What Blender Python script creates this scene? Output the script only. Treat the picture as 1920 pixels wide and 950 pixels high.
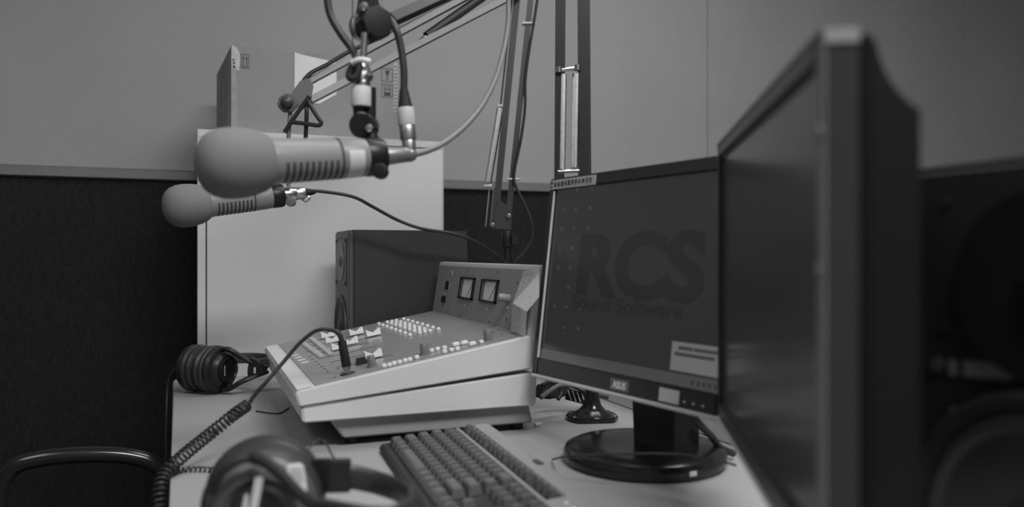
import bpy, bmesh, math, random
from mathutils import Vector, Matrix, Quaternion
random.seed(7)
S = bpy.context.scene
for o in list(bpy.data.objects): bpy.data.objects.remove(o)
R = math.radians
# ------------------------------------------------------------------ camera, light, exposure
# room frame: x runs along the back wall to the right, y towards the back wall, z up; table top at z=0.75
EYE = 1.03; FPX = 1500.0
YAW = math.atan2(0.366, 0.931); CY, SY = math.cos(YAW), math.sin(YAW)
cd = bpy.data.cameras.new('camera'); cam = bpy.data.objects.new('camera', cd); S.collection.objects.link(cam)
cam.location = (0, 0, EYE); cam.rotation_euler = (R(90), 0, -YAW)
cd.sensor_width = 36; cd.lens = 36*FPX/1920; cd.clip_start = .02
cd.dof.use_dof = True; cd.dof.focus_distance = 1.5; cd.dof.aperture_fstop = 2.9
S.camera = cam
w = bpy.data.worlds.new('world'); S.world = w; w.use_nodes = True
w.node_tree.nodes['Background'].inputs[0].default_value = (.5, .5, .5, 1)
w.node_tree.nodes['Background'].inputs[1].default_value = .3
S.view_settings.view_transform = 'Standard'; S.view_settings.look = 'None'
S.view_settings.exposure = 0.0; S.view_settings.gamma = 1; S.view_settings.use_curve_mapping = False
# ceiling light panels of the room: (x, y, sizex, sizey, watts)
LAMPS = [(.60, -.45, 1.2, .6, 55), (1.10, 1.35, 1.2, .6, 13), (-1.05, .25, .6, 1.2, 6)]

# ------------------------------------------------------------------ helpers
def V(*a): return Vector(a)
def ray(px, py, d):
    X = (px-960)/FPX*d
    return Vector((X*CY+d*SY, -X*SY+d*CY, EYE-(py-475)/FPX*d))
def on_z(px, py, z): return ray(px, py, (EYE-z)*FPX/(py-475))
def on_y(px, py, y): r = (px-960)/FPX; return ray(px, py, y/(CY-SY*r))
def on_x(px, py, x): r = (px-960)/FPX; return ray(px, py, x/(SY+CY*r))
def on_plane(px, py, p0, n):
    d = ray(px, py, 1)-Vector((0, 0, EYE)); e = Vector((0, 0, EYE))
    t = (Vector(p0)-e).dot(n)/d.dot(n)
    return e+d*t
def cam_dir(a, b): return Vector((a*CY+b*SY, -a*SY+b*CY, 0)).normalized()
def frame(o, x, z):
    x = Vector(x).normalized(); y = Vector(z).cross(x).normalized(); z = x.cross(y)
    m = Matrix.Identity(4)
    for i, c in enumerate((x, y, z)):
        for j in range(3): m[j][i] = c[j]
    m.translation = Vector(o); return m
def lin(g): g /= 255; return g/12.92 if g <= .04045 else ((g+.055)/1.055)**2.4
def smooth_path(pts, res=6, closed=False):
    P = [Vector(p) for p in pts]; n = len(P); out = []
    if n < 3 and not closed: return P
    rng = n if closed else n-1
    for i in range(rng):
        if closed: a, b, c, d = P[(i-1) % n], P[i], P[(i+1) % n], P[(i+2) % n]
        else: a, b, c, d = P[max(i-1, 0)], P[i], P[i+1], P[min(i+2, n-1)]
        for k in range(res):
            t = k/res
            out.append(.5*((2*b)+(c-a)*t+(2*a-5*b+4*c-d)*t*t+(3*b-a-3*c+d)*t**3))
    if not closed: out.append(P[-1])
    return out
class MB:
    def __init__(self): self.bm = bmesh.new()
    def _x(self, vs, M):
        if M is not None: bmesh.ops.transform(self.bm, matrix=M, verts=vs)
    def box(self, lo, hi, M=None, bev=0, seg=2):
        lo, hi = Vector(lo), Vector(hi)
        g = bmesh.ops.create_cube(self.bm, size=1)['verts']
        for v in g: v.co = Vector([(lo[i]+hi[i])/2+v.co[i]*(hi[i]-lo[i]) for i in range(3)])
        return self._bev(g, M, bev, seg)
    def _bev(self, g, M, bev, seg):
        if bev:
            es = list({e for v in g for e in v.link_edges})
            r = bmesh.ops.bevel(self.bm, geom=es, offset=bev, segments=seg, affect='EDGES', clamp_overlap=True)
            seen = set(r['verts'])|{v for v in g if v.is_valid}
            g = list(seen)
        self._x(g, M); return self
    def prism(self, pts, vec, M=None, bev=0, seg=2):
        vec = Vector(vec)
        a = [self.bm.verts.new(Vector(p)) for p in pts]; b = [self.bm.verts.new(Vector(p)+vec) for p in pts]
        n = len(a); self.bm.faces.new(a); self.bm.faces.new(b[::-1])
        for i in range(n): self.bm.faces.new((a[i], b[i], b[(i+1) % n], a[(i+1) % n]))
        return self._bev(a+b, M, bev, seg)
    def cyl(self, p0, p1, r, r1=None, n=20, bev=0):
        p0, p1 = Vector(p0), Vector(p1); L = (p1-p0).length; r1 = r if r1 is None else r1
        ax = (p1-p0).normalized(); up = V(0, 0, 1) if abs(ax.z) < .9 else V(0, 1, 0)
        M = frame(p0, ax, up)
        if bev: prof = [(0, 0), (0, r-bev), (bev*.3, r-bev*.3), (bev, r), (L-bev, r1), (L-bev*.3, r1-bev*.3), (L, r1-bev), (L, 0)]
        else: prof = [(0, 0), (0, r), (L, r1), (L, 0)]
        return self.lathe(prof, M, n)
    def lathe(self, prof, M=None, n=32, a0=0, a1=360):
        full = abs(a1-a0) >= 360; rings = []; vs = []
        k = n if full else n+1
        for (x, r) in prof:
            if r < 1e-7:
                v = self.bm.verts.new((x, 0, 0)); rings.append([v]*k); vs.append(v)
            else:
                ring = []
                for i in range(k):
                    a = R(a0+(a1-a0)*i/n); ring.append(self.bm.verts.new((x, r*math.cos(a), r*math.sin(a))))
                rings.append(ring); vs += ring
        for A, B in zip(rings, rings[1:]):
            for i in range(n if full else n):
                j = (i+1) % k
                q = [A[i], A[j], B[j], B[i]]; u = []
                for v in q:
                    if v not in u: u.append(v)
                if len(u) > 2:
                    try: self.bm.faces.new(u)
                    except ValueError: pass
        self._x(vs, M); return self
    def tube(self, pts, r, n=8, res=6, closed=False, sm=True, flat=None, up=None):
        P = smooth_path(pts, res, closed) if sm else [Vector(p) for p in pts]
        m = len(P); rings = []; prev = None
        for i in range(m):
            if closed: t = (P[(i+1) % m]-P[i-1])
            else: t = P[min(i+1, m-1)]-P[max(i-1, 0)]
            t.normalize()
            if up is not None: s = Vector(up)-t*Vector(up).dot(t); s.normalize()
            elif prev is None:
                u = V(0, 0, 1) if abs(t.z) < .9 else V(1, 0, 0); s = (u-t*u.dot(t)).normalized()
            else: s = (prev-t*prev.dot(t)).normalized()
            prev = s; b = t.cross(s)
            ra, rb = (r, r) if flat is None else flat
            if callable(r): ra = rb = r(i/(m-1))
            if flat is not None and n == 4:
                ring = [self.bm.verts.new(P[i]+s*ra*x+b*rb*y) for x, y in ((1, 1), (-1, 1), (-1, -1), (1, -1))]
            else:
                ring = [self.bm.verts.new(P[i]+s*ra*math.cos(2*math.pi*k/n)+b*rb*math.sin(2*math.pi*k/n)) for k in range(n)]
            rings.append(ring)
        rr = list(zip(rings, rings[1:]))+([(rings[-1], rings[0])] if closed else [])
        for A, B in rr:
            for k in range(n): self.bm.faces.new((A[k], A[(k+1) % n], B[(k+1) % n], B[k]))
        if not closed: self.bm.faces.new(rings[0][::-1]); self.bm.faces.new(rings[-1])
        return self
    def sphere(self, c, r, M=None, sc=(1, 1, 1), n=24):
        g = bmesh.ops.create_uvsphere(self.bm, u_segments=n, v_segments=n//2, radius=r)['verts']
        for v in g: v.co = Vector((v.co[0]*sc[0], v.co[1]*sc[1], v.co[2]*sc[2]))+Vector(c)
        self._x(g, M); return self
ORG = {}
def tag(o, label, cat, group=None, kind=None):
    o['label'] = label; o['category'] = cat
    if group: o['group'] = group
    if kind: o['kind'] = kind
    return o
def thing(name, loc, label, cat, group=None):
    o = bpy.data.objects.new(name, None); S.collection.objects.link(o); o.location = loc
    o.empty_display_size = .02; ORG[o] = Vector(loc); return tag(o, label, cat, group)
def obj(name, mb, m, parent=None, label=None, smooth=True, angle=35):
    bm = mb.bm; bmesh.ops.recalc_face_normals(bm, faces=bm.faces[:])
    if smooth:
        for f in bm.faces: f.smooth = True
        for e in bm.edges:
            if len(e.link_faces) == 2 and e.calc_face_angle(0) > R(angle): e.smooth = False
    if parent: org = ORG[parent]
    else:
        zs = [v.co for v in bm.verts]
        org = Vector(((min(v.x for v in zs)+max(v.x for v in zs))/2, (min(v.y for v in zs)+max(v.y for v in zs))/2, min(v.z for v in zs)))
    bmesh.ops.translate(bm, vec=-org, verts=bm.verts[:])
    me = bpy.data.meshes.new(name); bm.to_mesh(me); bm.free(); me.materials.append(m)
    o = bpy.data.objects.new(name, me); S.collection.objects.link(o); ORG[o] = org
    if parent: o.parent = parent
    else: o.location = org
    if label: o['label'] = label
    return o
def text(name, s, size, M, m, parent, depth=.0002, align='LEFT', sx=1, bold=0):
    c = bpy.data.curves.new(name, 'FONT'); c.body = s; c.size = size; c.extrude = depth; c.align_x = align; c.offset = bold
    t = bpy.data.objects.new(name, c); S.collection.objects.link(t)
    bpy.context.view_layer.update()
    me = bpy.data.meshes.new_from_object(t); bpy.data.objects.remove(t)
    me.transform(Matrix.Diagonal((sx, 1, 1, 1))); me.transform(M)
    me.transform(Matrix.Translation(-ORG[parent])); me.materials.clear(); me.materials.append(m)
    o = bpy.data.objects.new(name, me); S.collection.objects.link(o); o.parent = parent; ORG[o] = ORG[parent]; return o
def struct(name, mb, m, parent=None):
    o = obj(name, mb, m, parent, smooth=False)
    if parent is None: o['kind'] = 'structure'
    return o
# ------------------------------------------------------------------ materials (all grey)
def mat(name, alb, rough=.5, metal=0, noise=0, nscale=30, bump=0, bscale=200, spec=.5, coat=0, emit=0):
    m = bpy.data.materials.new(name); m.use_nodes = True; nt = m.node_tree; b = nt.nodes['Principled BSDF']
    b.inputs['Base Color'].default_value = (alb, alb, alb, 1); b.inputs['Roughness'].default_value = rough
    b.inputs['Metallic'].default_value = metal; b.inputs['Specular IOR Level'].default_value = spec
    b.inputs['Coat Weight'].default_value = coat
    tc = nt.nodes.new('ShaderNodeTexCoord')
    if noise:
        n = nt.nodes.new('ShaderNodeTexNoise'); n.inputs['Scale'].default_value = nscale; n.inputs['Detail'].default_value = 5
        nt.links.new(tc.outputs['Object'], n.inputs['Vector'])
        r = nt.nodes.new('ShaderNodeMapRange'); r.inputs[1].default_value = .3; r.inputs[2].default_value = .7
        r.inputs[3].default_value = alb*(1-noise); r.inputs[4].default_value = alb*(1+noise)
        nt.links.new(n.outputs[0], r.inputs[0]); nt.links.new(r.outputs[0], b.inputs['Base Color'])
    if bump:
        n = nt.nodes.new('ShaderNodeTexNoise'); n.inputs['Scale'].default_value = bscale; n.inputs['Detail'].default_value = 3
        nt.links.new(tc.outputs['Object'], n.inputs['Vector'])
        u = nt.nodes.new('ShaderNodeBump'); u.inputs['Strength'].default_value = bump; u.inputs['Distance'].default_value = .002
        nt.links.new(n.outputs[0], u.inputs['Height']); nt.links.new(u.outputs[0], b.inputs['Normal'])
    if emit:
        b.inputs['Emission Color'].default_value = (1, 1, 1, 1); b.inputs['Emission Strength'].default_value = emit
    return m
def weave(name, alb, rough=.95, scale=500, amp=.12):
    m = mat(name, alb, rough, noise=.04, nscale=3, spec=.1); nt = m.node_tree; b = nt.nodes['Principled BSDF']
    tc = nt.nodes['Texture Coordinate']; mp = nt.nodes.new('ShaderNodeMapping'); mp.inputs['Scale'].default_value = (1, 1, .25)
    n = nt.nodes.new('ShaderNodeTexNoise'); n.inputs['Scale'].default_value = scale; n.inputs['Detail'].default_value = 3
    nt.links.new(tc.outputs['Object'], mp.inputs[0]); nt.links.new(mp.outputs[0], n.inputs['Vector'])
    src = b.inputs['Base Color'].links[0].from_socket
    r = nt.nodes.new('ShaderNodeMapRange'); r.inputs[1].default_value = .3; r.inputs[2].default_value = .7; r.inputs[3].default_value = 1-amp; r.inputs[4].default_value = 1+amp
    mu = nt.nodes.new('ShaderNodeMath'); mu.operation = 'MULTIPLY'
    nt.links.new(n.outputs[0], r.inputs[0]); nt.links.new(r.outputs[0], mu.inputs[0]); nt.links.new(src, mu.inputs[1]); nt.links.new(mu.outputs[0], b.inputs['Base Color'])
    return m
M_wall = weave('wall_fabric', .40, amp=.10)
M_dado = weave('dark_wall_fabric', .027, scale=260, amp=.25)
M_rail = mat('painted_rail', .17, .5, noise=.05)
M_ceil = mat('ceiling_paint', .7, .9); M_floor = mat('carpet', .08, .95, noise=.2, nscale=80, bump=.3)
M_plain = mat('plain_wall_paint', .35, .9)
M_seam = mat('panel_joint', .10, .9)
M_cab = mat('cabinet_laminate', .66, .45, noise=.02, nscale=4, spec=.3)
M_gap = mat('dark_gap', .03, .8)
M_table = mat('desk_laminate', .35, .42, noise=.03, nscale=6, spec=.35)
M_card = mat('cardboard', .28, .85, noise=.04, nscale=12)
M_cardside = mat('cardboard_side', .33, .85, noise=.2, nscale=30)
M_ink = mat('printed_ink', .05, .7); M_greyink = mat('faded_ink', .15, .7)
M_tape = mat('packing_tape', .45, .35, noise=.15, nscale=60)
M_paper = mat('white_paper', .72, .8, noise=.05, nscale=20)
M_black = mat('black_plastic', .014, .38, spec=.4)
M_blackm = mat('matt_black_plastic', .020, .6, spec=.3)
M_gloss = mat('glossy_black_plastic', .014, .2, spec=.6)
M_leath = mat('black_leatherette', .034, .42, bump=.25, bscale=350, spec=.5)
M_rubber = mat('black_rubber', .018, .6, spec=.3)
M_cable = mat('dark_cable', .025, .45, spec=.5)
M_gcable = mat('grey_cable', .20, .45)
M_chrome = mat('nickel', .75, .22, metal=1)
M_steel = mat('brushed_steel', .6, .38, metal=1, noise=.1, nscale=120)
M_gunm = mat('dull_nickel', .30, .4, metal=.6)
M_foam = mat('windscreen_foam', .22, .95, bump=.5, bscale=900, spec=.1)
M_mic = mat('microphone_enamel', .25, .42, spec=.4)
M_slot = mat('vent_dark', .06, .7); M_slotc = mat('fader_slot_dark', .11, .5)
M_mixcase = mat('console_case_paint', .68, .42, noise=.02, nscale=8, spec=.35)
M_mixbase = mat('console_base_paint', .30, .5)
M_bridge = mat('meter_bridge_paint', .30, .5, noise=.06, nscale=60)
M_cap = mat('white_button_plastic', .82, .4, spec=.4)
M_gcap = mat('cap_reflection_grey', .52, .5)
M_dcap = mat('mid_grey_knob', .16, .35)
M_spk = mat('speaker_vinyl', .038, .5, noise=.08, nscale=300, spec=.4)
M_spkf = mat('speaker_baffle', .085, .45)
M_cone = mat('speaker_cone', .03, .5)
M_conel = mat('grey_speaker_cone', .16, .4)
M_armd = mat('dark_arm_paint', .055, .4, spec=.5); M_armb = mat('black_arm_paint', .016, .4)
M_armlit = mat('lit_arm_paint', .20, .4)  # lightened copy of the dark arm paint, upper bars' brighter lighting put into colour
M_bezel = mat('monitor_bezel', .034, .34, spec=.45); M_bezels = mat('satin_silver_plastic', .62, .35)
M_backc = mat('monitor_back', .008, .55, spec=.2)
M_kbd = mat('keyboard_base', .022, .5); M_key = mat('key_plastic', .10, .3, spec=.5); M_kbs = mat('keyboard_silver', .28, .38)
M_label = mat('white_label', .62, .5)
M_tie = mat('white_cable_tie', .7, .4)
M_led = mat('white_indicator', .8, .3)
def screen_mat(name, base, e, rough=.16):
    m = mat(name, base, rough, spec=.5); b = m.node_tree.nodes['Principled BSDF']
    b.inputs['Emission Color'].default_value = (1, 1, 1, 1); b.inputs['Emission Strength'].default_value = e; return m
M_scr = screen_mat('lit_screen', .01, .022); M_scr2 = screen_mat('lit_screen_dim', .01, .007, .2)
M_scrtext = screen_mat('screen_logo_tone', .01, .015); M_scrbar = screen_mat('screen_taskbar', .01, .055)
M_scricon = screen_mat('screen_icon', .01, .042); M_scrpop = screen_mat('screen_balloon', .01, .13); M_scrdark = screen_mat('screen_dark_text', .01, .03)
def striped():
    m = mat('console_panel', .24, .3, noise=.05, nscale=40, spec=.5); nt = m.node_tree; b = nt.nodes['Principled BSDF']
    tc = nt.nodes['Texture Coordinate']; sp = nt.nodes.new('ShaderNodeSeparateXYZ'); nt.links.new(tc.outputs['Object'], sp.inputs[0])
    a = nt.nodes.new('ShaderNodeMath'); a.operation = 'MULTIPLY'; a.inputs[1].default_value = 1/.0262; nt.links.new(sp.outputs['Y'], a.inputs[0])
    f = nt.nodes.new('ShaderNodeMath'); f.operation = 'FRACT'; nt.links.new(a.outputs[0], f.inputs[0])
    c = nt.nodes.new('ShaderNodeMath'); c.operation = 'LESS_THAN'; c.inputs[1].default_value = .13; nt.links.new(f.outputs[0], c.inputs[0])
    r = nt.nodes.new('ShaderNodeMapRange'); r.inputs[3].default_value = 1; r.inputs[4].default_value = .55; nt.links.new(c.outputs[0], r.inputs[0])
    src = b.inputs['Base Color'].links[0].from_socket; mu = nt.nodes.new('ShaderNodeMath'); mu.operation = 'MULTIPLY'
    nt.links.new(src, mu.inputs[0]); nt.links.new(r.outputs[0], mu.inputs[1]); nt.links.new(mu.outputs[0], b.inputs['Base Color']); return m
M_panel = striped()
def written():
    m = mat('handwritten_paper', .80, .8); nt = m.node_tree; b = nt.nodes['Principled BSDF']
    tc = nt.nodes['Texture Coordinate']; mp = nt.nodes.new('ShaderNodeMapping'); mp.inputs['Scale'].default_value = (380, 500, 800)
    n = nt.nodes.new('ShaderNodeTexNoise'); n.inputs['Scale'].default_value = 1; n.inputs['Detail'].default_value = 2
    nt.links.new(tc.outputs['Object'], mp.inputs[0]); nt.links.new(mp.outputs[0], n.inputs['Vector'])
    r = nt.nodes.new('ShaderNodeMapRange'); r.inputs[1].default_value = .5; r.inputs[2].default_value = .62; r.inputs[3].default_value = .85; r.inputs[4].default_value = .55
    nt.links.new(n.outputs[0], r.inputs[0]); nt.links.new(r.outputs[0], b.inputs['Base Color']); return m
M_written = written()

# ------------------------------------------------------------------ room
WY = 2.60; RAILZ = 1.276; CEIL = 2.75; XL, XR, YF = -2.4, 4.3, -2.0
struct('floor', MB().box((XL, YF, -.05), (XR, WY+.1, 0)), M_floor)
struct('ceiling', MB().box((XL, YF, CEIL), (XR, WY+.1, CEIL+.05)), M_ceil)
struct('wall_left', MB().box((XL-.1, YF, 0), (XL, WY+.1, CEIL)), M_plain)
struct('wall_right', MB().box((XR, YF, 0), (XR+.1, WY+.1, CEIL)), M_plain)
struct('wall_front', MB().box((XL-.1, YF-.1, 0), (XR+.1, YF, CEIL)), M_plain)
wb = struct('wall_back', MB().box((XL, WY+.012, 0), (XR, WY+.1, CEIL)), M_seam)
seams = [XL, -.90, .467, 1.835, 3.2, XR]
for a, b in zip(seams, seams[1:]):
    struct('fabric_panel', MB().box((a+.0015, WY, RAILZ), (b-.0015, WY+.012, CEIL), bev=.0015), M_wall, wb)
    struct('dark_fabric_panel', MB().box((a+.0015, WY, 0), (b-.0015, WY+.012, RAILZ-.03), bev=.0015), M_dado, wb)
struct('trim_1', MB().prism([(XL, WY, RAILZ+.004), (XL, WY-.012, RAILZ-.002), (XL, WY-.016, RAILZ-.026), (XL, WY-.006, RAILZ-.031), (XL, WY, RAILZ-.031)], (XR-XL, 0, 0)), M_rail)
struct('baseboard_back', MB().box((XL, WY-.012, 0), (XR, WY, .08)), M_dado)
for i, (x, y, sx, sy, wt) in enumerate(LAMPS):
    t = thing('ceiling_light', (x, y, CEIL-.03), 'flat white ceiling light panel %s' % (('nearest the front wall', 'above the desk', 'above the left side of the room')[i]), 'ceiling light')
    f = MB(); e = .02
    for lo, hi in (((x-sx/2-e, y-sy/2-e), (x+sx/2+e, y-sy/2)), ((x-sx/2-e, y+sy/2), (x+sx/2+e, y+sy/2+e)), ((x-sx/2-e, y-sy/2), (x-sx/2, y+sy/2)), ((x+sx/2, y-sy/2), (x+sx/2+e, y+sy/2))):
        f.box((lo[0], lo[1], CEIL-.03), (hi[0], hi[1], CEIL))
    obj('frame', f, M_label, t)
    obj('diffuser', MB().box((x-sx/2, y-sy/2, CEIL-.02), (x+sx/2, y+sy/2, CEIL-.012)), mat('lamp_diffuser', .8, .6, emit=2), t)
    L = bpy.data.lights.new('panel_lamp', 'AREA'); L.shape = 'RECTANGLE'; L.size = sx; L.size_y = sy; L.energy = wt
    lo = bpy.data.objects.new('panel_lamp', L); S.collection.objects.link(lo); lo.location = (x, y, CEIL-.04); lo.parent = t; lo.location = (0, 0, -.01)

# ------------------------------------------------------------------ desk
TZ = .75
desk = thing('desk', (.4, 1.3, 0), 'pale laminate studio desk carrying the mixing console and screens', 'desk')
TX = [(-.050, 1.93), (-.0287, .96), (-.02, .1), (1.25, .1), (1.25, 1.93)]
obj('desktop', MB().prism([(x, y, TZ-.028) for x, y in TX], (0, 0, .028), bev=.003), M_table, desk)
obj('side_panel', MB().box((-.02, .9, .0), (0, 1.9, TZ-.029), bev=.001), M_cab, desk)
obj('side_panel', MB().box((1.2, .15, 0), (1.22, 1.9, TZ-.029), bev=.001), M_cab, desk)
obj('back_panel', MB().box((0.001, 1.86, .2), (1.199, 1.88, TZ-.029), bev=.001), M_cab, desk)
led = obj('desk_divider', MB().box((.725, .72, TZ), (.745, 1.70, TZ+.12), bev=.002), M_cab)
tag(led, 'low pale upright board on the desk behind the desktop monitor stand', 'divider')

# ------------------------------------------------------------------ cabinet with box
cb = thing('storage_cabinet', (.3, 2.27, 0), 'tall pale laminate cabinet against the back wall with a box on top', 'cabinet')
CW0, CW1, CY0, CY1, CZ = 0.0, .607, 2.04, 2.50, 1.3255
m = MB(); t_ = .018
m.box((CW0, CY0, .06), (CW0+t_, CY1, CZ-t_), bev=.0008); m.box((CW1-t_, CY0, .06), (CW1, CY1, CZ-t_), bev=.0008)
m.box((CW0, CY0, CZ-t_+.0005), (CW1, CY1, CZ), bev=.0008); m.box((CW0+t_, CY1-.01, .06), (CW1-t_, CY1, CZ-t_))
m.box((CW0, CY0+.02, 0), (CW1, CY1, .06))
obj('carcass', m, M_cab, cb)
obj('door', MB().box((CW0+t_+.003, CY0-.001, .07), (CW1-.002, CY0+.0165, CZ-t_-.003), bev=.001), M_cab, cb)
bx = thing('cardboard_box', (.29, 2.25, CZ), 'taped cardboard shipping box on top of the pale cabinet', 'box')
BM = frame((.078, 2.085, CZ), (math.cos(R(4.3)), math.sin(R(4.3)), 0), (0, 0, 1))
BL, BD, BH = .425, .36, .219
obj('carton', MB().box((0, 0, 0), (BL, BD, BH), BM, bev=.002), M_card, bx)
for y0, y1, z0, z1 in ((.04, .10, 0, .205), (.17, .19, .0, .16), (.27, .31, .0, .2)): obj('side_tape', MB().box((-.0008, y0, z0), (0.0002, y1, z1), BM), M_cardside, bx)
obj('edge_tape', MB().box((-.0009, 0.002, .002), (.012, -.0006, .212), BM), M_cardside, bx)
m = MB(); m.prism([(0, -.0012, .158), (.018, -.0012, .154), (.020, -.0012, .196), (.012, -.0012, .212), (.0, -.0012, .217)], (0, .0010, 0), BM)
obj('tape', m, M_tape, bx, 'torn pale packing tape')
obj('tape', MB().box((BL-.012, -.0012, .085), (BL-.003, -.0002, .216), BM), M_tape, bx, 'narrow printed tape')
m = MB(); m.prism([(.152, -.0014, .092), (.215, -.0014, .090), (.259, -.0014, .118), (.259, -.0014, .201), (.175, -.0014, .211), (.152, -.0014, .216)], (0, .0012, 0), BM)
obj('paper_label', m, M_paper, bx, 'blank white paper sheet')
m = MB()
def square(m, x0, z0, x1, z1, t=.0012, y=-.0006):
    for lo, hi in (((x0, z0), (x1, z0+t)), ((x0, z1-t), (x1, z1)), ((x0, z0), (x0+t, z1)), ((x1-t, z0), (x1, z1))): m.box((lo[0], y, lo[1]), (hi[0], .0001, hi[1]), BM)
DZ = .026
square(m, .022, .137+DZ, .041, .172+DZ)
for ax in (.0275, .0355):
    m.prism([(ax-.001, -.0006, .143+DZ), (ax+.001, -.0006, .143+DZ), (ax+.001, -.0006, .160+DZ), (ax+.003, -.0006, .160+DZ), (ax, -.0006, .167+DZ), (ax-.003, -.0006, .160+DZ), (ax-.001, -.0006, .160+DZ)], (0, .0005, 0), BM)
m.box((.025, -.0006, .1405+DZ), (.038, 0.0001, .1418+DZ), BM)
obj('shipping_mark', m, M_ink, bx, 'printed pair of upward arrows in a frame')
m = MB(); DZ = .034
square(m, BL-.045, .130+DZ, BL-.014, .165+DZ)
gx = BL-.029
m.prism([(gx-.006, -.0006, .160+DZ), (gx+.006, -.0006, .160+DZ), (gx+.004, -.0006, .150+DZ), (gx+.001, -.0006, .146+DZ), (gx+.001, -.0006, .138+DZ), (gx+.005, -.0006, .136+DZ), (gx-.005, -.0006, .136+DZ), (gx-.001, -.0006, .138+DZ), (gx-.001, -.0006, .146+DZ), (gx-.004, -.0006, .150+DZ)], (0, .0005, 0), BM)
obj('shipping_mark', m, M_ink, bx, 'printed wine glass in a frame')
m = MB(); DZ = .032
square(m, BL-.045, .090+DZ, BL-.014, .125+DZ)
m.box((gx-.009, -.0006, .094+DZ), (gx+.009, .0001, .102+DZ), BM); square(m, gx-.009, .103+DZ, gx+.009, .111+DZ, .001); square(m, gx-.009, .112+DZ, gx+.009, .119+DZ, .001)
obj('shipping_mark', m, M_ink, bx, 'printed stacking symbol in a frame')
m = MB()
for k in range(13): m.box((BL-.0095, -.0018, .090+k*.0095), (BL-.0050, -.0011, .0935+k*.0095), BM)
m.prism([(.003, -.0018, .160), (.009, -.0018, .161), (.007, -.0018, .168), (.003, -.0018, .168)], (0, .0006, 0), BM)
m.box((.003, -.0018, .171), (.008, -.0012, .176), BM); m.box((.002, -.0018, .179), (.007, -.0012, .183), BM)
obj('tape_print', m, M_ink, bx)

# ------------------------------------------------------------------ bookshelf speaker behind console
sp = thing('bookshelf_speaker', (.45, 1.83, TZ), 'dark bookshelf speaker behind the mixing console, seen from its side', 'speaker')
X0, X1, Y0, Y1, Z1 = .317, .578, 1.75, 1.925, 1.082
obj('cabinet', MB().box((X0, Y0, TZ), (X1, Y1, Z1), bev=.002), M_spk, sp)
obj('baffle', MB().box((X0-.012, Y0+.001, TZ+.001), (X0, Y1-.001, Z1-.001), bev=.003), M_spkf, sp)
ym = (Y0+Y1)/2; XF = X0-.012
def fx(x, y, z): return frame((x, y, z), (-1, 0, 0), (0, 0, 1))
m = MB().box((XF-.0015, Y0+.018, Z1-.125), (XF, Y1-.018, Z1-.018), bev=.001)
obj('tweeter_plate', m, M_spkf, sp)
obj('tweeter', MB().lathe([(.0008, .046), (.003, .045), (.003, .043), (.0018, .030), (.0018, .014), (.005, .011), (.008, 0)], fx(XF-.0002, ym, Z1-.07), 36), M_conel, sp)
obj('woofer_ring', MB().lathe([(0, .074), (.004, .074), (.005, .070), (.002, .067)], fx(XF, ym, Z1-.22), 40), M_spkf, sp)
obj('woofer', MB().lathe([(.002, .067), (.006, .062), (.002, .056), (.0008, .02), (.004, .015), (.007, 0)], fx(XF, ym, Z1-.22), 40), M_cone, sp)
m = MB()
for (dy, dz) in ((-.06, -.024), (.06, -.024), (-.06, -.118), (.06, -.118)): obj('screw', MB().cyl((XF-.0035, ym+dy, Z1+dz), (XF-.001, ym+dy, Z1+dz), .004, n=12), M_black, sp)

# ------------------------------------------------------------------ mixing console
mx = thing('mixing_console', (.31, 1.43, TZ), 'pale broadcast mixing console with white faders and meter bridge', 'mixing console')
YA, YB = 1.150, 1.712
def side(pts, y0=YA, y1=YB, bev=.0025, seg=2): return MB().prism([(x, y0, z) for x, z in pts], (0, y1-y0, 0), bev=bev, seg=seg)
obj('upper_case', side([(.1266, .835), (.130, .838), (.484, .9025), (.487, .850), (.133, .8150)]), M_mixcase, mx)
obj('lower_case', side([(.136, .8142), (.4815, .8435), (.4955, .8415), (.494, .7915), (.138, .7915)], YA+.003, YB-.003), M_mixcase, mx)
obj('base', side([(.176, .791), (.488, .791), (.495, .762), (.197, .762)], 1.168, 1.69), M_mixbase, mx)
for (x, y) in ((.213, 1.19), (.475, 1.19), (.213, 1.66), (.475, 1.66)):
    obj('foot', MB().cyl((x, y, TZ), (x, y, .762), .0105, .0115, 20, bev=.001), M_rubber, mx)
sl = (.9025-.838)/(.484-.130); PX0, PX1 = .155, .4835; pn = Vector((-sl, 0, 1)).normalized()
def pz(x): return .838+sl*(x-.130)
PM = frame((0, 0, pz(0)), (1, 0, sl), (0, 0, 1))     # local x along slope, y, z normal
def pl(px, py, h=0): # panel point seen at a pixel -> local coords on the panel
    p = on_plane(px, py, (.130, 0, .838+h), pn); q = PM.inverted() @ p; return q.x, q.y
cs = math.sqrt(1+sl*sl)
obj('control_panel', MB().box((PX0*cs, YA+.006, -.001), (PX1*cs, YB-.006, .0012), PM, bev=.0005), M_panel, mx)
H = .0012
# push buttons: prototype meshes
def proto(mb):
    bm = mb.bm; bmesh.ops.recalc_face_normals(bm, faces=bm.faces[:])
    for f in bm.faces: f.smooth = True
    for e in bm.edges:
        if len(e.link_faces) == 2 and e.calc_face_angle(0) > R(35): e.smooth = False
    me = bpy.data.meshes.new('shape'); bm.to_mesh(me); bm.free(); return me
def place(name, me, m, root, M):
    if not me.materials: me.materials.append(m)
    o = bpy.data.objects.new(name, me); S.collection.objects.link(o); o.parent = root; ORG[o] = ORG[root]
    o.matrix_local = Matrix.Translation(-ORG[root]) @ M; return o
bt_w = proto(MB().box((-.0033, -.0033, 0), (.0033, .0033, .0052), bev=.0008)); bt_s = proto(MB().box((-.0055, -.0042, 0), (.0055, .0042, .0060), bev=.0012))
bt_g = proto(MB().box((-.005, -.0055, 0), (.005, .0055, .005), bev=.001)); bt_gd = bt_g.copy()
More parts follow.
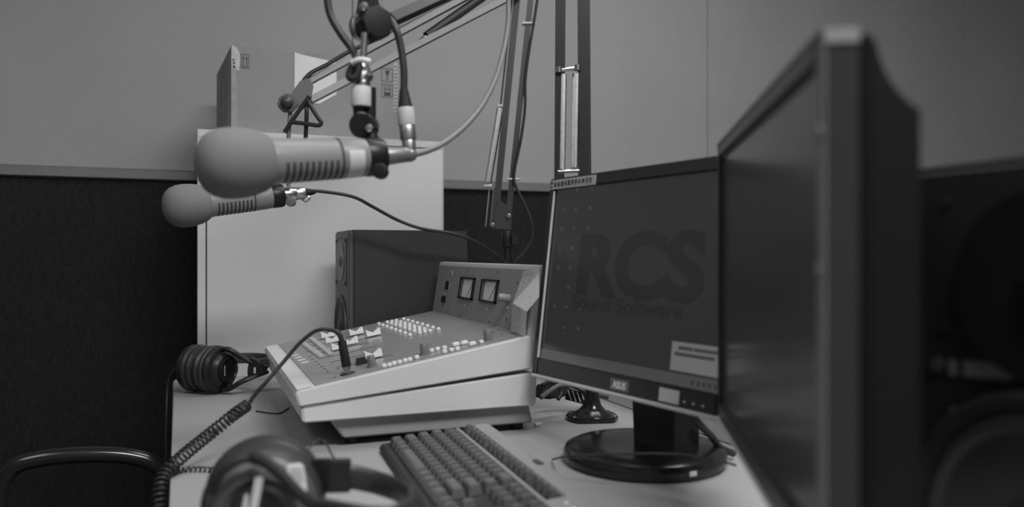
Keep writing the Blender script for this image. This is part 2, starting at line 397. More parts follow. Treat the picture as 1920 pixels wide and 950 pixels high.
def onp(x, y, z=H, rz=0): return PM @ Matrix.Translation((x, y, z)) @ Matrix.Rotation(rz, 4, 'Z')
A, B, C, D = pl(710.5, 607, .003), pl(769, 628, .003), pl(757, 598, .003), pl(822, 617, .003)
first = {}
def put(name, me, m, M, label=None):
    o = place(name, me, m, mx, M)
    if label: o['label'] = label
    return o
for fr in (0, .34, .52, .70, 1):
    for k in range(8):
        t = k/7; a = Vector(A).lerp(Vector(B), t); b = Vector(C).lerp(Vector(D), t); p = a.lerp(b, fr)
        put('push_button', bt_w, M_cap, onp(p.x, p.y), 'small white push button')
for (p0, p1) in (((570, 643), (602, 666)), ((584, 633), (619, 661))):
    a, b = Vector(pl(*p0, .005)), Vector(pl(*p1, .005))
    for k in range(9):
        p = a.lerp(b, k/8); put('push_button', bt_g, M_gcap, onp(p.x, p.y), 'grey push button')
for (x, y, big) in ((721, 688, 0), (731, 686, 0), (740, 683, 0), (750, 681, 0), (760, 678, 0), (769, 676, 0), (782, 672, 0), (810, 659, 0), (821, 656, 0), (834, 654, 0), (834, 661, 0), (847, 658, 0), (855, 648, 1), (858, 656, 0), (871, 645, 1), (886, 647, 1), (903, 643, 0)):
    p = pl(x, y, .0015); put('push_button', bt_s if big else bt_w, M_cap, onp(*p), 'small white push button')
def fader(m):
    n = 12; L, W = .0135, .0062; top = []; 
    pts = []
    for i in range(n+1):
        t = -1+2*i/n; pts.append((t*L*(1 if abs(t) < 1 else 1), .0055+.0075*abs(t)**1.3-.002*(abs(t) > .95)))
    poly = [(-L, .0)]+pts+[(L, .0)]
    vs = [Vector((x, -W, z)) for x, z in poly]
    m.prism(vs, (0, 2*W, 0))
    for v in m.bm.verts:                     # waisted in the middle like a bow
        k = .62+.38*abs(v.co.x)/L; v.co.y *= k
    m.bm.verts.ensure_lookup_table(); return m
fd = proto(fader(MB())); fline = proto(MB().box((-.0004, -.0042, .0056), (.0004, .0042, .0064))); slotm = proto(MB().box((-.045, -.0014, 0), (.045, .0014, .0006)))
for (x, y) in ((615, 629), (624, 638), (668, 624), (700, 626), (657, 642), (636, 651), (700, 667)):
    p = pl(x, y, .006); o = put('fader_knob', fd, M_cap, onp(p[0], p[1], H+.003), 'white concave fader cap')
    l = place('centre_line', fline, M_greyink, o, Matrix.Identity(4)); l.matrix_local = Matrix.Identity(4)
fy = [pl(x, y, .006)[1] for x, y in ((615, 629), (668, 624), (657, 642), (636, 651), (700, 667))]
for i in range(7):
    y = min(fy)+(max(fy)-min(fy))*i/6; put('fader_slot', slotm, M_slotc, onp(.25, y, H))
sc_ = proto(MB().box((-.012, -.0028, 0), (.012, .0028, .0005)))  # thin pale strips painted as reflections of the fader caps in the panel
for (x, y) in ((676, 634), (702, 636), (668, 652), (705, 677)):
    p = pl(x, y); put('cap_reflection', sc_, M_gcap, onp(*p), 'pale strip standing in for the reflection of a fader cap')
def tallknob(m, r=.0068, h=.017): return m.lathe([(0, r*1.25), (.002, r*1.25), (.0025, r), (h-.001, r*.85), (h, r*.75), (h, 0)], frame((0, 0, 0), (0, 0, 1), (1, 0, 0)), 24)
tk = proto(tallknob(MB())); 
for (x, y) in ((698, 686), (797, 663), (916, 636)):
    p = pl(x, y, .002); put('rotary_knob', tk, M_dcap, onp(*p), 'tall mid grey rotary knob')
p = pl(678, 680, .003); o = put('rotary_knob', proto(MB().prism([(-.009, -.007, 0), (.009, -.007, 0), (.007, -.005, .010), (-.007, -.005, .010)], (0, .012, 0), bev=.001)), M_black, onp(*p), 'black fader cap')
m = MB()
for (x, y) in [(581+i*5.6, 670+i*4.6) for i in range(7)]+[(634, 693), (642, 699), (628, 709), (577, 660), (792, 645), (806, 647), (925, 625), (940, 628)]:
    p = pl(x, y); c = PM @ V(p[0], p[1], H-.0002); m.cyl(c, c+pn*.0005, .0022, n=12)
obj('panel_holes', m, M_gap, mx)
m = MB()
for i in range(5):
    p = pl(548+i*6, 662+i*4.5); m.box((p[0]-.007, p[1]-.009, H), (p[0]+.006, p[1]+.008, H+.0004), PM)
obj('label_strip', m, M_label, mx, 'row of white channel labels')
JX, JY = pl(652, 702); jc = PM @ V(JX, JY, H)
obj('jack_socket', MB().cyl(jc, jc+pn*.0018, .0115, .010, 28), M_black, mx, 'black headphone socket flange')
# wrist rest ridge
obj('front_rail', MB().box((.129*cs, YA+.004, .0), (.150*cs, YB-.004, .0016), PM, bev=.0008), M_mixcase, mx)
# meter bridge
b0, b1 = Vector((.4836, 0, .900)), Vector((.5006, 0, 1.0115)); bn = Vector((-(b1.z-b0.z), 0, b1.x-b0.x)).normalized()
YBA = 1.163
obj('meter_bridge', side([(b0.x, b0.z), (b1.x, b1.z), (.516, 1.0115), (.524, .862), (.4875, .852)], YBA, YB, bev=.002), M_mixcase, mx, 'pale metal meter bridge')
BU = (b1-b0).normalized(); GM = frame(b0, (0, -1, 0), bn)      # local x towards the camera, y up the face, z out
if (GM.to_3x3() @ V(0, 1, 0)).dot(BU) < 0: pass
def bl(px, py):
    q = GM.inverted() @ on_plane(px, py, b0, bn); return q.x, q.y
sgn = 1 if (GM.to_3x3() @ V(0, 1, 0)).dot(BU) > 0 else -1
def gb(m, x0, y0, x1, y1, z0, z1, bev=0): return m.box((x0, min(y0*1, y1*1), z0), (x1, max(y0, y1), z1), GM, bev=bev)
hb = (b1-b0).length
obj('meter_panel', gb(MB(), -YB+.007, sgn*.002, -YBA-.005, sgn*(hb-.008), 0, .0016, .0005), M_bridge, mx, 'dark grey meter panel')
def rect_px(c): # local rect from four pixels TL TR BR BL
    q = [bl(*p) for p in c]; return (q[0][0]+q[3][0])/2, (q[0][1]+q[1][1])/2, (q[1][0]+q[2][0])/2, (q[2][1]+q[3][1])/2
for c in (((869, 519.5), (894, 521), (888, 563), (862, 559)), ((909, 523), (939, 525.5), (931.5, 569), (901, 565))):
    x0, y0, x1, y1 = rect_px(c); f = MB(); t = .005
    ya, yb = min(y0, y1), max(y0, y1)
    gb(f, x0, ya, x0+t*.6, yb, .001, .006); gb(f, x1-t, ya, x1, yb, .001, .006); gb(f, x0, ya, x1, ya+t*.7, .001, .006); gb(f, x0, yb-t*.7, x1, yb, .001, .006)
    me_ = obj('level_meter', f, M_black, mx, 'needle level meter in black frame')
    obj('dial', gb(MB(), x0+.003, ya+.003, x1-.005, yb-.003, .0012, .0022), M_written, me_)
    obj('grey_strip', gb(MB(), x0+.003, ya+.003, x0+.014, yb-.003, .0022, .0042), M_dcap, me_)  # mid grey band down one side of the dial
    q0 = GM @ V((x0+x1)/2+.006, (ya if sgn > 0 else yb)+sgn*.006, .0028); q1 = GM @ V(x1-.012, (yb if sgn > 0 else ya)-sgn*.009, .0028)
    obj('needle', MB().cyl(q0, q1, .0004, n=6), M_black, me_)
def bpt(px, py, z=.0016): a = bl(px, py); return GM @ V(a[0], a[1], z)
on = GM.to_3x3() @ V(0, 0, 1)
c = bpt(957, 560); obj('gain_knob', MB().cyl(c, c+on*.021, .0075, .0065, 20, bev=.0012), M_mixbase, mx, 'pale grey stub knob')
a = bl(834, 561); obj('rocker_switch', gb(MB(), a[0]-.012, a[1]-.007, a[0]+.012, a[1]+.007, .001, .005, .001), M_black, mx)
m = MB(); a = bl(840, 535)
for k in range(3): gb(m, a[0]-.012+k*.008, a[1]-.009, a[0]-.007+k*.008, a[1]+.009, .0016, .003)
obj('toggle_row', m, M_black, mx)
m = MB()
for dx in (-.017, -.012, .016): gb(m, a[0]+dx, a[1]-.006, a[0]+dx+.003, a[1]+.006, .0016, .002)
a = bl(849, 511); m.prism([GM @ V(a[0]-.004, a[1]+.004*sgn, .0017), GM @ V(a[0]+.002, a[1]+.004*sgn, .0017), GM @ V(a[0]+.006, a[1]-.006*sgn, .0017), GM @ V(a[0]+.002, a[1]-.004*sgn, .0017)], on*.0005)
a = bl(835, 551); gb(m, a[0]-.011, a[1]-.0015, a[0]+.011, a[1]+.0015, .0016, .002)
obj('panel_print', m, M_gcap, mx)
m = MB()
for (x, y) in ((878, 506), (935, 510), (832, 573), (863, 591), (919, 603), (952, 599), (972, 531)): c = bpt(x, y); m.cyl(c, c+on*.0008, .0019, n=10)
obj('panel_screws', m, M_gap, mx)
m = MB()
for (x, y) in ((873, 572), (914, 579), (953, 577)): c = bpt(x, y); m.cyl(c, c+on*.0008, .0019, n=10)
obj('indicator_lamps', m, M_cap, mx)
# paper sheet over the meter bridge
m = MB(); bmx = m.bm
def bo(px, py, z): # point in front of the bridge plane
    return on_plane(px, py, b0+bn*z*1.0 if True else b0, bn)
if bn.x > 0: bn2 = -bn
else: bn2 = bn
q = {k: on_plane(x, y, b0+bn2*z, bn) for k, (x, y, z) in dict(TL=(978, 521, .004), TR=(1011, 512, .004), MR=(1011, 556, .010), M=(988, 584, .016), ML=(961, 568, .016), BR=(985, 631, .0145), BL=(957, 620, .0145), TL2=(981, 507, .003), TR2=(1011, 505, .003)).items()}
vv = {k: bmx.verts.new(p) for k, p in q.items()}
for f in (('TL2', 'TR2', 'TR', 'TL'), ('TL', 'TR', 'MR', 'M', 'ML'), ('ML', 'M', 'BR', 'BL')): bmx.faces.new([vv[k] for k in f])
r_ = bmesh.ops.solidify(bmx, geom=bmx.faces[:], thickness=.0006)
pp = obj('paper_note', m, M_written, None, smooth=False); tag(pp, 'creased white note sheet hanging over the right end of the meter panel', 'paper')

# ------------------------------------------------------------------ monitors
def Q(a, b): return Vector((a*CY+b*SY, -a*SY+b*CY, 0))
def monitor(name, o, xdir, back, tilt, w, h, label, detail):
    """o: bottom left front corner; xdir: along the width; back: horizontal direction behind the screen"""
    zdir = (V(0, 0, 1)*math.cos(tilt)+back*math.sin(tilt)).normalized()
    MM = Matrix.Identity(4); ydir = zdir.cross(xdir).normalized()
    if ydir.dot(back) < 0: ydir = -ydir
    for i, c in enumerate((xdir, ydir, zdir)):
        for j in range(3): MM[j][i] = c[j]
    MM.translation = o
    return MM
def ring(m, MM, w, h, l, r, b, t, y0, y1, bev=.001):
    m.box((0, y0, 0), (l, y1, h), MM, bev); m.box((w-r, y0, 0), (w, y1, h), MM, bev)
    m.box((l, y0, 0), (w-r, y1, b), MM, bev); m.box((l, y0, h-t), (w-r, y1, h), MM, bev)
# --- front monitor (wide view, logo wallpaper)
o1 = ray(995, 705, 1.222); xd1 = cam_dir(.519, -.855); bk1 = cam_dir(.855, .519); T1 = R(6.8)
W1, H1 = .395, .305
mo = thing('desktop_monitor', (Q(.176, 1.08).x, Q(.176, 1.08).y, TZ), 'dark monitor on round glossy foot showing icons and a large letter wallpaper', 'monitor')
MM = monitor('', o1, xd1, bk1, T1, W1, H1, '', '')
m = MB(); ring(m, MM, W1, H1, .016, .012, .030, .018, 0, .018, .002); obj('bezel', m, M_bezel, mo)
obj('silver_edge', MB().box((.002, -.002, .0), (W1-.002, .004, .0055), MM, bev=.0015), M_bezels, mo, 'silver strip along lower edge')
obj('inner_edge', MB().box((.0125, -.0008, .030), (.0155, .003, H1-.02), MM, bev=.0008), M_bezels, mo)
scr = obj('screen', MB().box((.0158, .004, .0298), (W1-.0118, .007, H1-.0178), MM), M_scr, mo)
m = MB(); m.prism([(.004, .018, .004), (W1-.004, .018, .004), (W1-.004, .018, H1-.004), (.004, .018, H1-.004)], (0, .012, 0), MM, bev=.003)
m.prism([(.07, .03, .05), (W1-.07, .03, .05), (W1-.07, .03, H1-.05), (.07, .03, H1-.05)], (0, .022, 0), MM, bev=.008)
obj('back_shell', m, M_backc, mo)
def fl(m, x0, z0, x1, z1, y0=.0032, y1=.0039, bev=0): return m.box((x0, y0, z0), (x1, y1, z1), MM, bev=bev)
obj('taskbar', fl(MB(), .0158, .030, W1-.0118, .0445), M_scrbar, scr)
obj('notification_balloon', fl(MB(), .300, .0475, .382, .082, .0028, .0036), M_scrpop, scr)
TM = MM @ Matrix.Rotation(R(90), 4, 'X')
def tx(x, z, y=.0026): return MM @ Matrix.Translation((x, y, z)) @ Matrix.Rotation(R(90), 4, 'X')
m = MB()
for z, a, b in ((.073, .312, .336), (.073, .338, .378), (.0655, .306, .372)):
    x = a
    m = MB()
    while x < b: wd = random.uniform(.0012, .003); fl(m, x, z, min(x+wd, b), z+.0042, .0022, .0028); x += wd+.0008
    obj('balloon_text', m, M_scrdark, scr)
m = MB()
for x in (.337, .347, .356, .365, .374): fl(m, x, .034, x+.0045, .040, .0026, .0032)
obj('tray_icons', m, M_scrdark, scr)
text('wallpaper_letters', 'RCS', .116, tx(.086, .134, .0031), M_scrtext, scr, .0002, sx=1.25, bold=.0045)
text('wallpaper_caption', 'Sound Software', .0270, tx(.086, .110, .0024), M_scrtext, scr, .0002, sx=1.32, bold=.0003)
m = MB()
for i, x in enumerate((.040, .0705, .105)):
    for k in range(8):
        z = .255+.029-k*.029
        if i == 0 and k in (0, 5, 7): continue
        s = .0022+random.random()*.0012
        m = MB(); fl(m, x-s, z-s, x+s, z+s*random.uniform(.6, 1.2), bev=0)
        fl(m, x-.005, z-.0100, x+.005*random.uniform(.2, 1), z-.0093); obj('desktop_icon', m, M_scricon, scr)
obj('desktop_icon', fl(MB(), .358, .205, .365, .213), M_scricon, scr)
st = obj('sticker', MB().box((.001, -.0008, H1-.0175), (.118, .0004, H1-.003), MM), M_tape, mo, 'pale printed strip')
m = MB()
for k in range(11):
    x = .015+k*.0089
    m.box((x, -.0014, H1-.0135), (x+.0012, -.0007, H1-.0065), MM); m.box((x+.0035, -.0014, H1-.0135), (x+.0047, -.0007, H1-.0065), MM)
    m.box((x, -.0014, H1-random.choice((.0075, .0105, .0135))), (x+.0047, -.0007, H1-random.choice((.0065, .0065, .0095))-.0), MM) if True else None
m.box((.005, -.0014, H1-.0145), (.010, -.0007, H1-.0125), MM); m.box((.005, -.0014, H1-.009), (.010, -.0007, H1-.006), MM)
obj('sticker_print', m, M_ink, st)
obj('logo_plate', MB().box((.193, -.0006, .0085), (.230, .0004, .0235), MM), M_dcap, mo)
text('maker_logo', 'ASUS', .0125, tx(.1985, .0115, -.0007), M_led, mo, .0002, sx=.92, bold=.0003)
obj('sticker', MB().box((.289, -.0012, .0085), (.323, .0004, .0245), MM), M_label, mo, 'blank white sticker')
m = MB()
for x in (.331, .346, .361): m.box((x, -.0008, .0125), (x+.003, .0002, .0145), MM)
obj('button_marks', m, M_label, mo)
# neck and foot
nk = Q(.164, 1.083); xd = xd1; bk = bk1
NM = frame(nk, xd, (0, 0, 1)); s_ = 1 if (NM.to_3x3() @ V(0, 1, 0)).dot(bk) > 0 else -1
m = MB(); m.prism([(0, 0, TZ+.022), (.078, 0, TZ+.022), (.078, 0, .90), (-.012, 0, .90), (-.012, 0, .858), (-.004, 0, .85), (0, 0, .838)], (0, s_*.047, 0), NM, bev=.002)
obj('neck', m, M_blackm, mo)
bc = Q(.178, 1.078)
BF = frame((bc.x, bc.y, TZ), (0, 0, 1), (1, 0, 0))
obj('foot', MB().lathe([(0, 0), (0, .104), (.004, .108), (.014, .109), (.020, .106), (.024, .098), (.0265, .06), (.027, 0)], BF, 72), M_gloss, mo)
p_ = ray(1293, 878, .985); fr = (p_-Vector((bc.x, bc.y, p_.z))).normalized()
pc = Vector((bc.x, bc.y, 0))+fr*.1085; FM = frame((pc.x, pc.y, TZ+.011), fr, (0, 0, 1))
obj('sticker', MB().box((-.0005, -.005, -.003), (.0008, .005, .003), FM), M_led, mo, 'tiny white painted highlight on the foot')  # small white box standing in for the highlight on the glossy foot
# --- near monitor, edge-on at the right
o2 = ray(1345, 785, .87); e2 = ray(1540, 475, .4197); e2.z = o2.z
xd2 = (e2-o2).normalized(); W2 = (e2-o2).length; H2 = .2987; bk2 = Vector((-xd2.y, xd2.x, 0))
if bk2.x < 0: bk2 = -bk2
mc = o2+xd2*W2/2
mo2 = thing('desktop_monitor', (mc.x+.06, mc.y, TZ), 'black widescreen monitor seen almost edge-on, nearest on the right', 'monitor')
MM = monitor('', o2, xd2, bk2, 0, W2, H2, '', '')
m = MB(); ring(m, MM, W2, H2, .014, .014, .022, .017, 0, .020, .003); obj('bezel', m, M_bezel, mo2)
obj('silver_edge', MB().box((.002, -.002, 0), (W2-.002, .005, .006), MM, bev=.002), M_bezels, mo2, 'silver strip along lower edge')
m = MB().box((W2-.0045, -.001, .004), (W2+.0005, .0045, H2-.004), MM, bev=.002); m.box((0, -.001, H2-.004), (W2, .0035, H2+.0005), MM, bev=.0015)
obj('bezel_rim', m, M_dcap, mo2, 'lighter rim')  # paler strip along the near edge and top of the bezel
obj('screen', MB().box((.0138, .005, .0218), (W2-.0138, .008, H2-.0168), MM), M_scr2, mo2)
m = MB(); prof = [(0, .0201), (.004, .024), (.010, .027)]
outl = [(W2-.003, .020), (W2-.003, .027), (W2-.03, .030), (W2-.06, .033), (.06, .033), (.03, .030), (.003, .027), (.003, .020)]
m.prism([(x, y, .003) for x, y in outl], (0, 0, H2-.006), MM, bev=.002)
# bulging back: side outline in (y,z), scooped at top and bottom
up_ = [(.026, .004), (.0287, .0086), (.0305, .016), (.033, .023), (.0360, .029), (.040, .0345), (.045, .040), (.0505, .044)]
sc = up_+[(y, H2-z) for y, z in up_[::-1]]
m.prism([(.02, y, z) for y, z in sc], (W2-.024, 0, 0), MM)
obj('back_shell', m, M_backc, mo2)
obj('sticker', MB().box((W2-.0002, .001, H2-.009), (W2+.0010, .019, H2-.001), MM, bev=.0004), M_mixbase, mo2, 'scuffed translucent corner sticker')
m = MB(); m.sphere((W2-.001, -.001, H2-.055), .0032, MM, (1, .5, 1), 12); m.sphere((W2-.001, -.001, H2-.128), .0028, MM, (1, .5, 1), 12)
obj('bezel_spot', m, M_dcap, mo2)  # two small paler spots on the near bezel edge
bc2 = Vector((mc.x, mc.y, 0))+bk2*.055+xd2*-.01
NM = frame((bc2.x, bc2.y, 0), xd2, (0, 0, 1))
obj('neck', MB().box((-.035, -.012, TZ+.018), (.035, .012, .93), NM, bev=.003), M_blackm, mo2)
obj('foot', MB().lathe([(0, 0), (0, .078), (.004, .082), (.012, .082), (.018, .075), (.019, 0)], frame((bc2.x-.02, bc2.y+.035, TZ), (0, 0, 1), (1, 0, 0)), 56), M_gloss, mo2)

# ------------------------------------------------------------------ near studio monitor speaker (right)
s2 = thing('studio_monitor_speaker', (.59, .33, TZ), 'large black studio loudspeaker at the right edge behind the nearer screen', 'speaker')
SX, SA, SB, SZ = .472, .20, .452, 1.090
obj('cabinet', MB().box((SX, SA, TZ), (SX+.26, SB, SZ), bev=.006, seg=3), M_blackm, s2)
yc = .328
def ff(z, x=SX, y=yc): return frame((x, y, z), (-1, 0, 0), (0, 0, 1))
obj('waveguide', MB().lathe([(0.0005, .060), (.004, .059), (.0035, .050), (.0012, .020), (.0012, .016)], ff(1.010), 48), M_gloss, s2)
obj('tweeter', MB().lathe([(.0012, .017), (.004, .0155), (.008, .010), (.0095, 0)], ff(1.010), 32), M_gloss, s2)
obj('woofer_ring', MB().lathe([(0, .094), (.006, .094), (.008, .090), (.007, .084), (.003, .081)], ff(.853), 64), M_blackm, s2)
obj('woofer', MB().lathe([(.003, .082), (.008, .077), (.008, .073), (.003, .069), (.001, .03), (.006, .024), (.009, .012), (.010, 0)], ff(.853), 64), M_conel if False else M_cone, s2)
a = on_x(1768, 683, SX); b = on_x(1870, 690, SX); m = MB()
for k in range(8):
    t = k/7.0; y = a.y-.008+(b.y-a.y)*t; z = a.z-.001+(b.z-a.z)*t; m.box((SX-.0012, y-.0028, z-.005), (SX, y+.0028, z+.005)) if k != 1 else None
obj('maker_logo', m, M_dcap, s2, 'small pale lettering')
obj('emblem', MB().cyl((SX-.0015, a.y+.004, a.z), (SX, a.y+.004, a.z), .005, n=20), M_slot, s2)
c = on_x(1792, 772, SX); obj('indicator', MB().cyl((SX-.002, c.y, c.z), (SX, c.y, c.z), .0035, n=16), M_dcap, s2)
m = MB()
for (dy, dz) in ((.07, .055), (-.07, .055), (.07, -.03), (-.07, -.03)): obj('screw', MB().cyl((SX-.0015, yc+dy, 1.01+dz), (SX, yc+dy, 1.01+dz), .004, n=12), M_blackm, s2)

# ------------------------------------------------------------------ keyboard
K0 = Vector((.238, 1.120, TZ)); LD = Vector((-.055, -.998, 0)).normalized(); DD = Vector((.998, -.055, 0)).normalized()
KM = Matrix.Identity(4)
for i, c in enumerate((LD, DD, V(0, 0, 1))):
    for j in range(3): KM[j][i] = c[j]
KM.translation = K0
KL, KD = .454, .166
tl = (.030-.014)/KD
kb = thing('keyboard', K0+LD*KL/2+DD*KD/2, 'dark computer keyboard with silver strip lying in front of the monitor foot', 'keyboard')
def kz(y): return .012+tl*y
m = MB(); m.prism([(0, 0, .003), (0, .003, .011), (0, .140, kz(.140)), (0, .140, .004), (0, .10, .002)], (KL, 0, 0), KM, bev=.0015)
obj('base', m, M_kbd, kb)
m = MB(); m.prism([(.004, .1365, .006), (.004, .1365, kz(.1365)+.0035), (.004, .145, kz(.145)+.005), (.004, .160, kz(.16)+.003), (.004, .167, .022), (.004, .166, .006)], (KL-.004, 0, 0), KM, bev=.0015)
m.prism([(.004, .1100, kz(.11)-.003), (.004, .1100, kz(.11)+.0045), (.004, .1155, kz(.1155)+.0045), (.004, .1155, kz(.1155)-.003)], (KL-.008, 0, 0), KM, bev=.001)
m.prism([(.362, .112, kz(.112)-.002), (.362, .112, kz(.112)+.004), (.362, .140, kz(.14)+.004), (.362, .140, kz(.14)-.002)], (KL-.366, 0, 0), KM, bev=.001)
obj('top_strip', m, M_kbs, kb, 'silver top strip')
m = MB(); m.box((.225, .149, kz(.150)+.004), (.245, .158, kz(.15)+.0062), KM, bev=.002); obj('badge', m, M_key, kb)
m = MB()
for x in (.384, .402, .420): m.cyl(KM @ V(x, .129, kz(.129)+.003), KM @ V(x, .129, kz(.129)+.0052), .0024, n=14)
obj('indicator_lights', m, M_led, kb)
for x in (.03, KL-.03):
    for y in (.012, .15): obj('foot', MB().box((x-.012, y-.004, 0), (x+.012, y+.004, .0075), KM), M_rubber, kb)
protos = {}
def keymesh(wu, d=.0160, h=.0115):
    k = (round(wu, 2), d)
    if k not in protos:
        w = wu*.019-.0036; mb = MB(); g = bmesh.ops.create_cube(mb.bm, size=1)['verts']
        for v in g:
            t = v.co.z > 0; v.co = Vector((v.co.x*(w-(.0068 if t else 0)), v.co.y*(d-(.0060 if t else 0))+(.0008 if t else 0), h if t else 0))
        mb._bev(g, None, .0012, 2); protos[k] = proto(mb)
    return protos[k]
tang = math.atan(tl); nkeys = [0]; extra = []
def key(x, y, wu, d=.0175):
    me = keymesh(wu, d); M = KM @ Matrix.Translation((x, y, kz(y)-.001)) @ Matrix.Rotation(tang, 4, 'X')
    if nkeys[0] < 94: place('key', me, M_key, kb, M)
    else: extra.append((me, M))
    nkeys[0] += 1
x0, y0, U = .013, .0215, .019
rows = [[1.5, 1.25, 1.25, 5.75, 1.25, 1.25, 1.25, 1.5], [2.25]+[1]*10+[2.75], [1.75]+[1]*11+[2.25], [1.5]+[1]*12+[1.5], [1]*13+[2]]
for r_i, row in enumerate(rows):
    x = x0
    for wu in row: key(x+wu*U/2, y0+r_i*U, wu); x += wu*U
fy_ = .1262
fx_ = [0]+[1.6+i for i in range(4)]+[6.1+i for i in range(4)]+[10.6+i for i in range(4)]
for f in fx_: key(x0+(f+.5)*U*.985, fy_, .97, .0125)
nx = x0+15*U+.006
for i in range(3): key(nx+(i+.5)*U, fy_, .97, .0125)
for j in (3, 4):
    for i in range(3): key(nx+(i+.5)*U, y0+j*U, 1)
key(nx+1.5*U, y0+U, 1)
for i in range(3): key(nx+(i+.5)*U, y0, 1)
px_ = nx+3*U+.006
for j in range(5):
    for i in range(4):
        if j in (1, 3) and i == 3: continue
        if j == 0 and i == 1: continue
        key(px_+(i+.5)*U if not (j == 0 and i == 0) else px_+U, y0+j*U, 2 if (j == 0 and i == 0) else 1)
bmq = MB()
for me, M in extra:
    tmp = bmesh.new(); tmp.from_mesh(me); tmp.transform(M); t2 = bpy.data.meshes.new('t'); tmp.to_mesh(t2); tmp.free(); bmq.bm.from_mesh(t2); bpy.data.meshes.remove(t2)
o = obj('number_pad_keys', bmq, M_key, kb); o['kind'] = 'stuff'

# ------------------------------------------------------------------ microphones
def microphone(label, A0, A1, clampdir, near):
    L = .217; ax = (A1-A0).normalized(); M = frame(A0, ax, (0, 0, 1))
    root = thing('broadcast_microphone', A0+ax*.1, label, 'microphone')
    prof = [(0, 0), (.0012, .012), (.004, .021), (.009, .029), (.017, .0355), (.028, .0393), (.040, .0402), (.052, .0395), (.064, .0372), (.073, .0342), (.080, .0300), (.0825, .0270), (.083, .024)]
    obj('foam_windscreen', MB().lathe(prof, M, 56), M_foam, root)
    obj('body', MB().lathe([(.076, .022), (.0775, .0268), (.086, .0272), (.090, .0262), (.160, .0247), (.1615, .0240), (.164, .0240), (.1655, .0247), (.192, .0238), (.201, .0222), (.206, .018), (.207, 0)], M, 56), M_mic, root)
    # vent slots: short arcs round the side
    m = MB(); 
    # angle whose local direction faces the camera and below
    loc = M.to_3x3().inverted() @ (Vector((0, 0, EYE))-A0).normalized()
    ac = math.degrees(math.atan2(loc.z, loc.y)); dn = math.degrees(math.atan2(-1, 0))
    d = ((dn-ac+180) % 360)-180
    for k in range(9):
        x = .093+k*.0075
        rr = .0262-.0015*(x-.09)/.07; m.lathe([(x, rr-.001), (x, rr+.0003), (x+.0036, rr+.0002), (x+.0036, rr-.001)], M, 14, ac+d*.06, ac+d*1.25)
    obj('vent_slots', m, M_slot, root)
    obj('seam_ring', MB().lathe([(.1612, .0240), (.1615, .0251), (.1640, .0251), (.1643, .0240)], M, 48), M_slot, root)
    if near: obj('label_sticker', MB().lathe([(.170, .0243), (.170, .0250), (.190, .0242), (.190, .0236)], M, 24, ac-d*.25, ac+d*.85), M_label, root, 'white sticker wrapped round the rear')
    obj('mount_ring', MB().lathe([(.198, .0215), (.198, .0232 if near else .0225), (.2015, .0242 if near else .0235), (.2185, .0235), (.222, .022), (.222, .0)], M, 48), M_black, root)
    return root, M, ax
A0, A1 = ray(366, 309, .875), ray(700, 294, .99)
A1 = A0+(A1-A0).normalized()*.217
mic1, M1, ax1 = microphone('large near microphone with grey foam ball and white sticker on its body', A0, A1, 1, True)
def mp(M, x, y=0, z=0): return M @ V(x, y, z)
# thumb knob, swivel yoke and stem
kk = ray(713, 321, .955); obj('thumb_screw', MB().cyl(kk+cam_dir(0, 1)*.008, kk-cam_dir(0, 1)*.006, .0095, n=14, bev=.001), M_black, mic1)
sw = ray(683, 236, 1.0)
obj('swivel', MB().cyl(sw+cam_dir(.2, 1)*.012, sw-cam_dir(.2, 1)*.012, .0165, n=32, bev=.003), M_gloss, mic1)
obj('swivel_bolt', MB().cyl(ray(692, 240, .986), ray(692, 240, .978), .005, n=16, bev=.0015), M_chrome, mic1)
obj('swivel_arm', MB().tube([ray(690, 250, 1.0), ray(697, 268, 1.0), ray(704, 288, 1.0)], .011, 12), M_black, mic1)
m = MB(); m.cyl(ray(674, 196, 1.0), ray(676, 232, 1.0), .0085, n=20); m.cyl(ray(694, 165, 1.006), ray(694, 232, 1.006), .0075, n=20); obj('fork', m, M_black, mic1)
# connector and right-angle plug
t0 = mp(M1, .220); 
cx = thing('cable_connector', t0, 'metal cable plug hanging at the tail of the near microphone', 'connector')
te = ray(768, 289, 1.02)
obj('tail_plug', MB().cyl(t0, te, .0120, .0095, 24, bev=.0015), M_gunm, cx)
obj('elbow', MB().sphere(te, .0100, n=20), M_gunm, cx)
u0, u1, u2, u3 = ray(768, 287, 1.02), ray(766, 262, 1.02), ray(763, 236, 1.02), ray(760, 202, 1.02)
obj('metal_sleeve', MB().cyl(u0, u1, .0088, n=24, bev=.001).cyl(u1, u2, .0105, n=24, bev=.001), M_steel, cx)
obj('grey_sleeve', MB().cyl(u2, u3, .0112, .0108, 24, bev=.001), M_gcap, cx)
obj('boot', MB().cyl(u3, ray(757, 168, 1.02), .0095, .0055, 20), M_rubber, cx)
cB = MB().tube([ray(757, 172, 1.02), ray(757, 130, 1.02), ray(751, 85, 1.02), ray(741, 52, 1.02), ray(727, 33, 1.03), ray(712, 15, 1.05), ray(705, -20, 1.07)], .0048, 12, 8)
tag(obj('microphone_cable', cB, M_cable), 'dark cable curving up from the plug at the near microphone', 'cable')
cG = MB().tube([ray(776, 289, 1.02), ray(800, 283, 1.03), ray(832, 268, 1.06), ray(870, 238, 1.10), ray(902, 200, 1.14), ray(928, 150, 1.18), ray(944, 95, 1.22), ray(953, 40, 1.26), ray(957, -40, 1.30), ray(990, -120, 1.34)], .0040, 12, 8)
tag(obj('microphone_cable', cG, M_gcable), 'light grey cable looping from the near microphone up past the boom arms', 'cable')

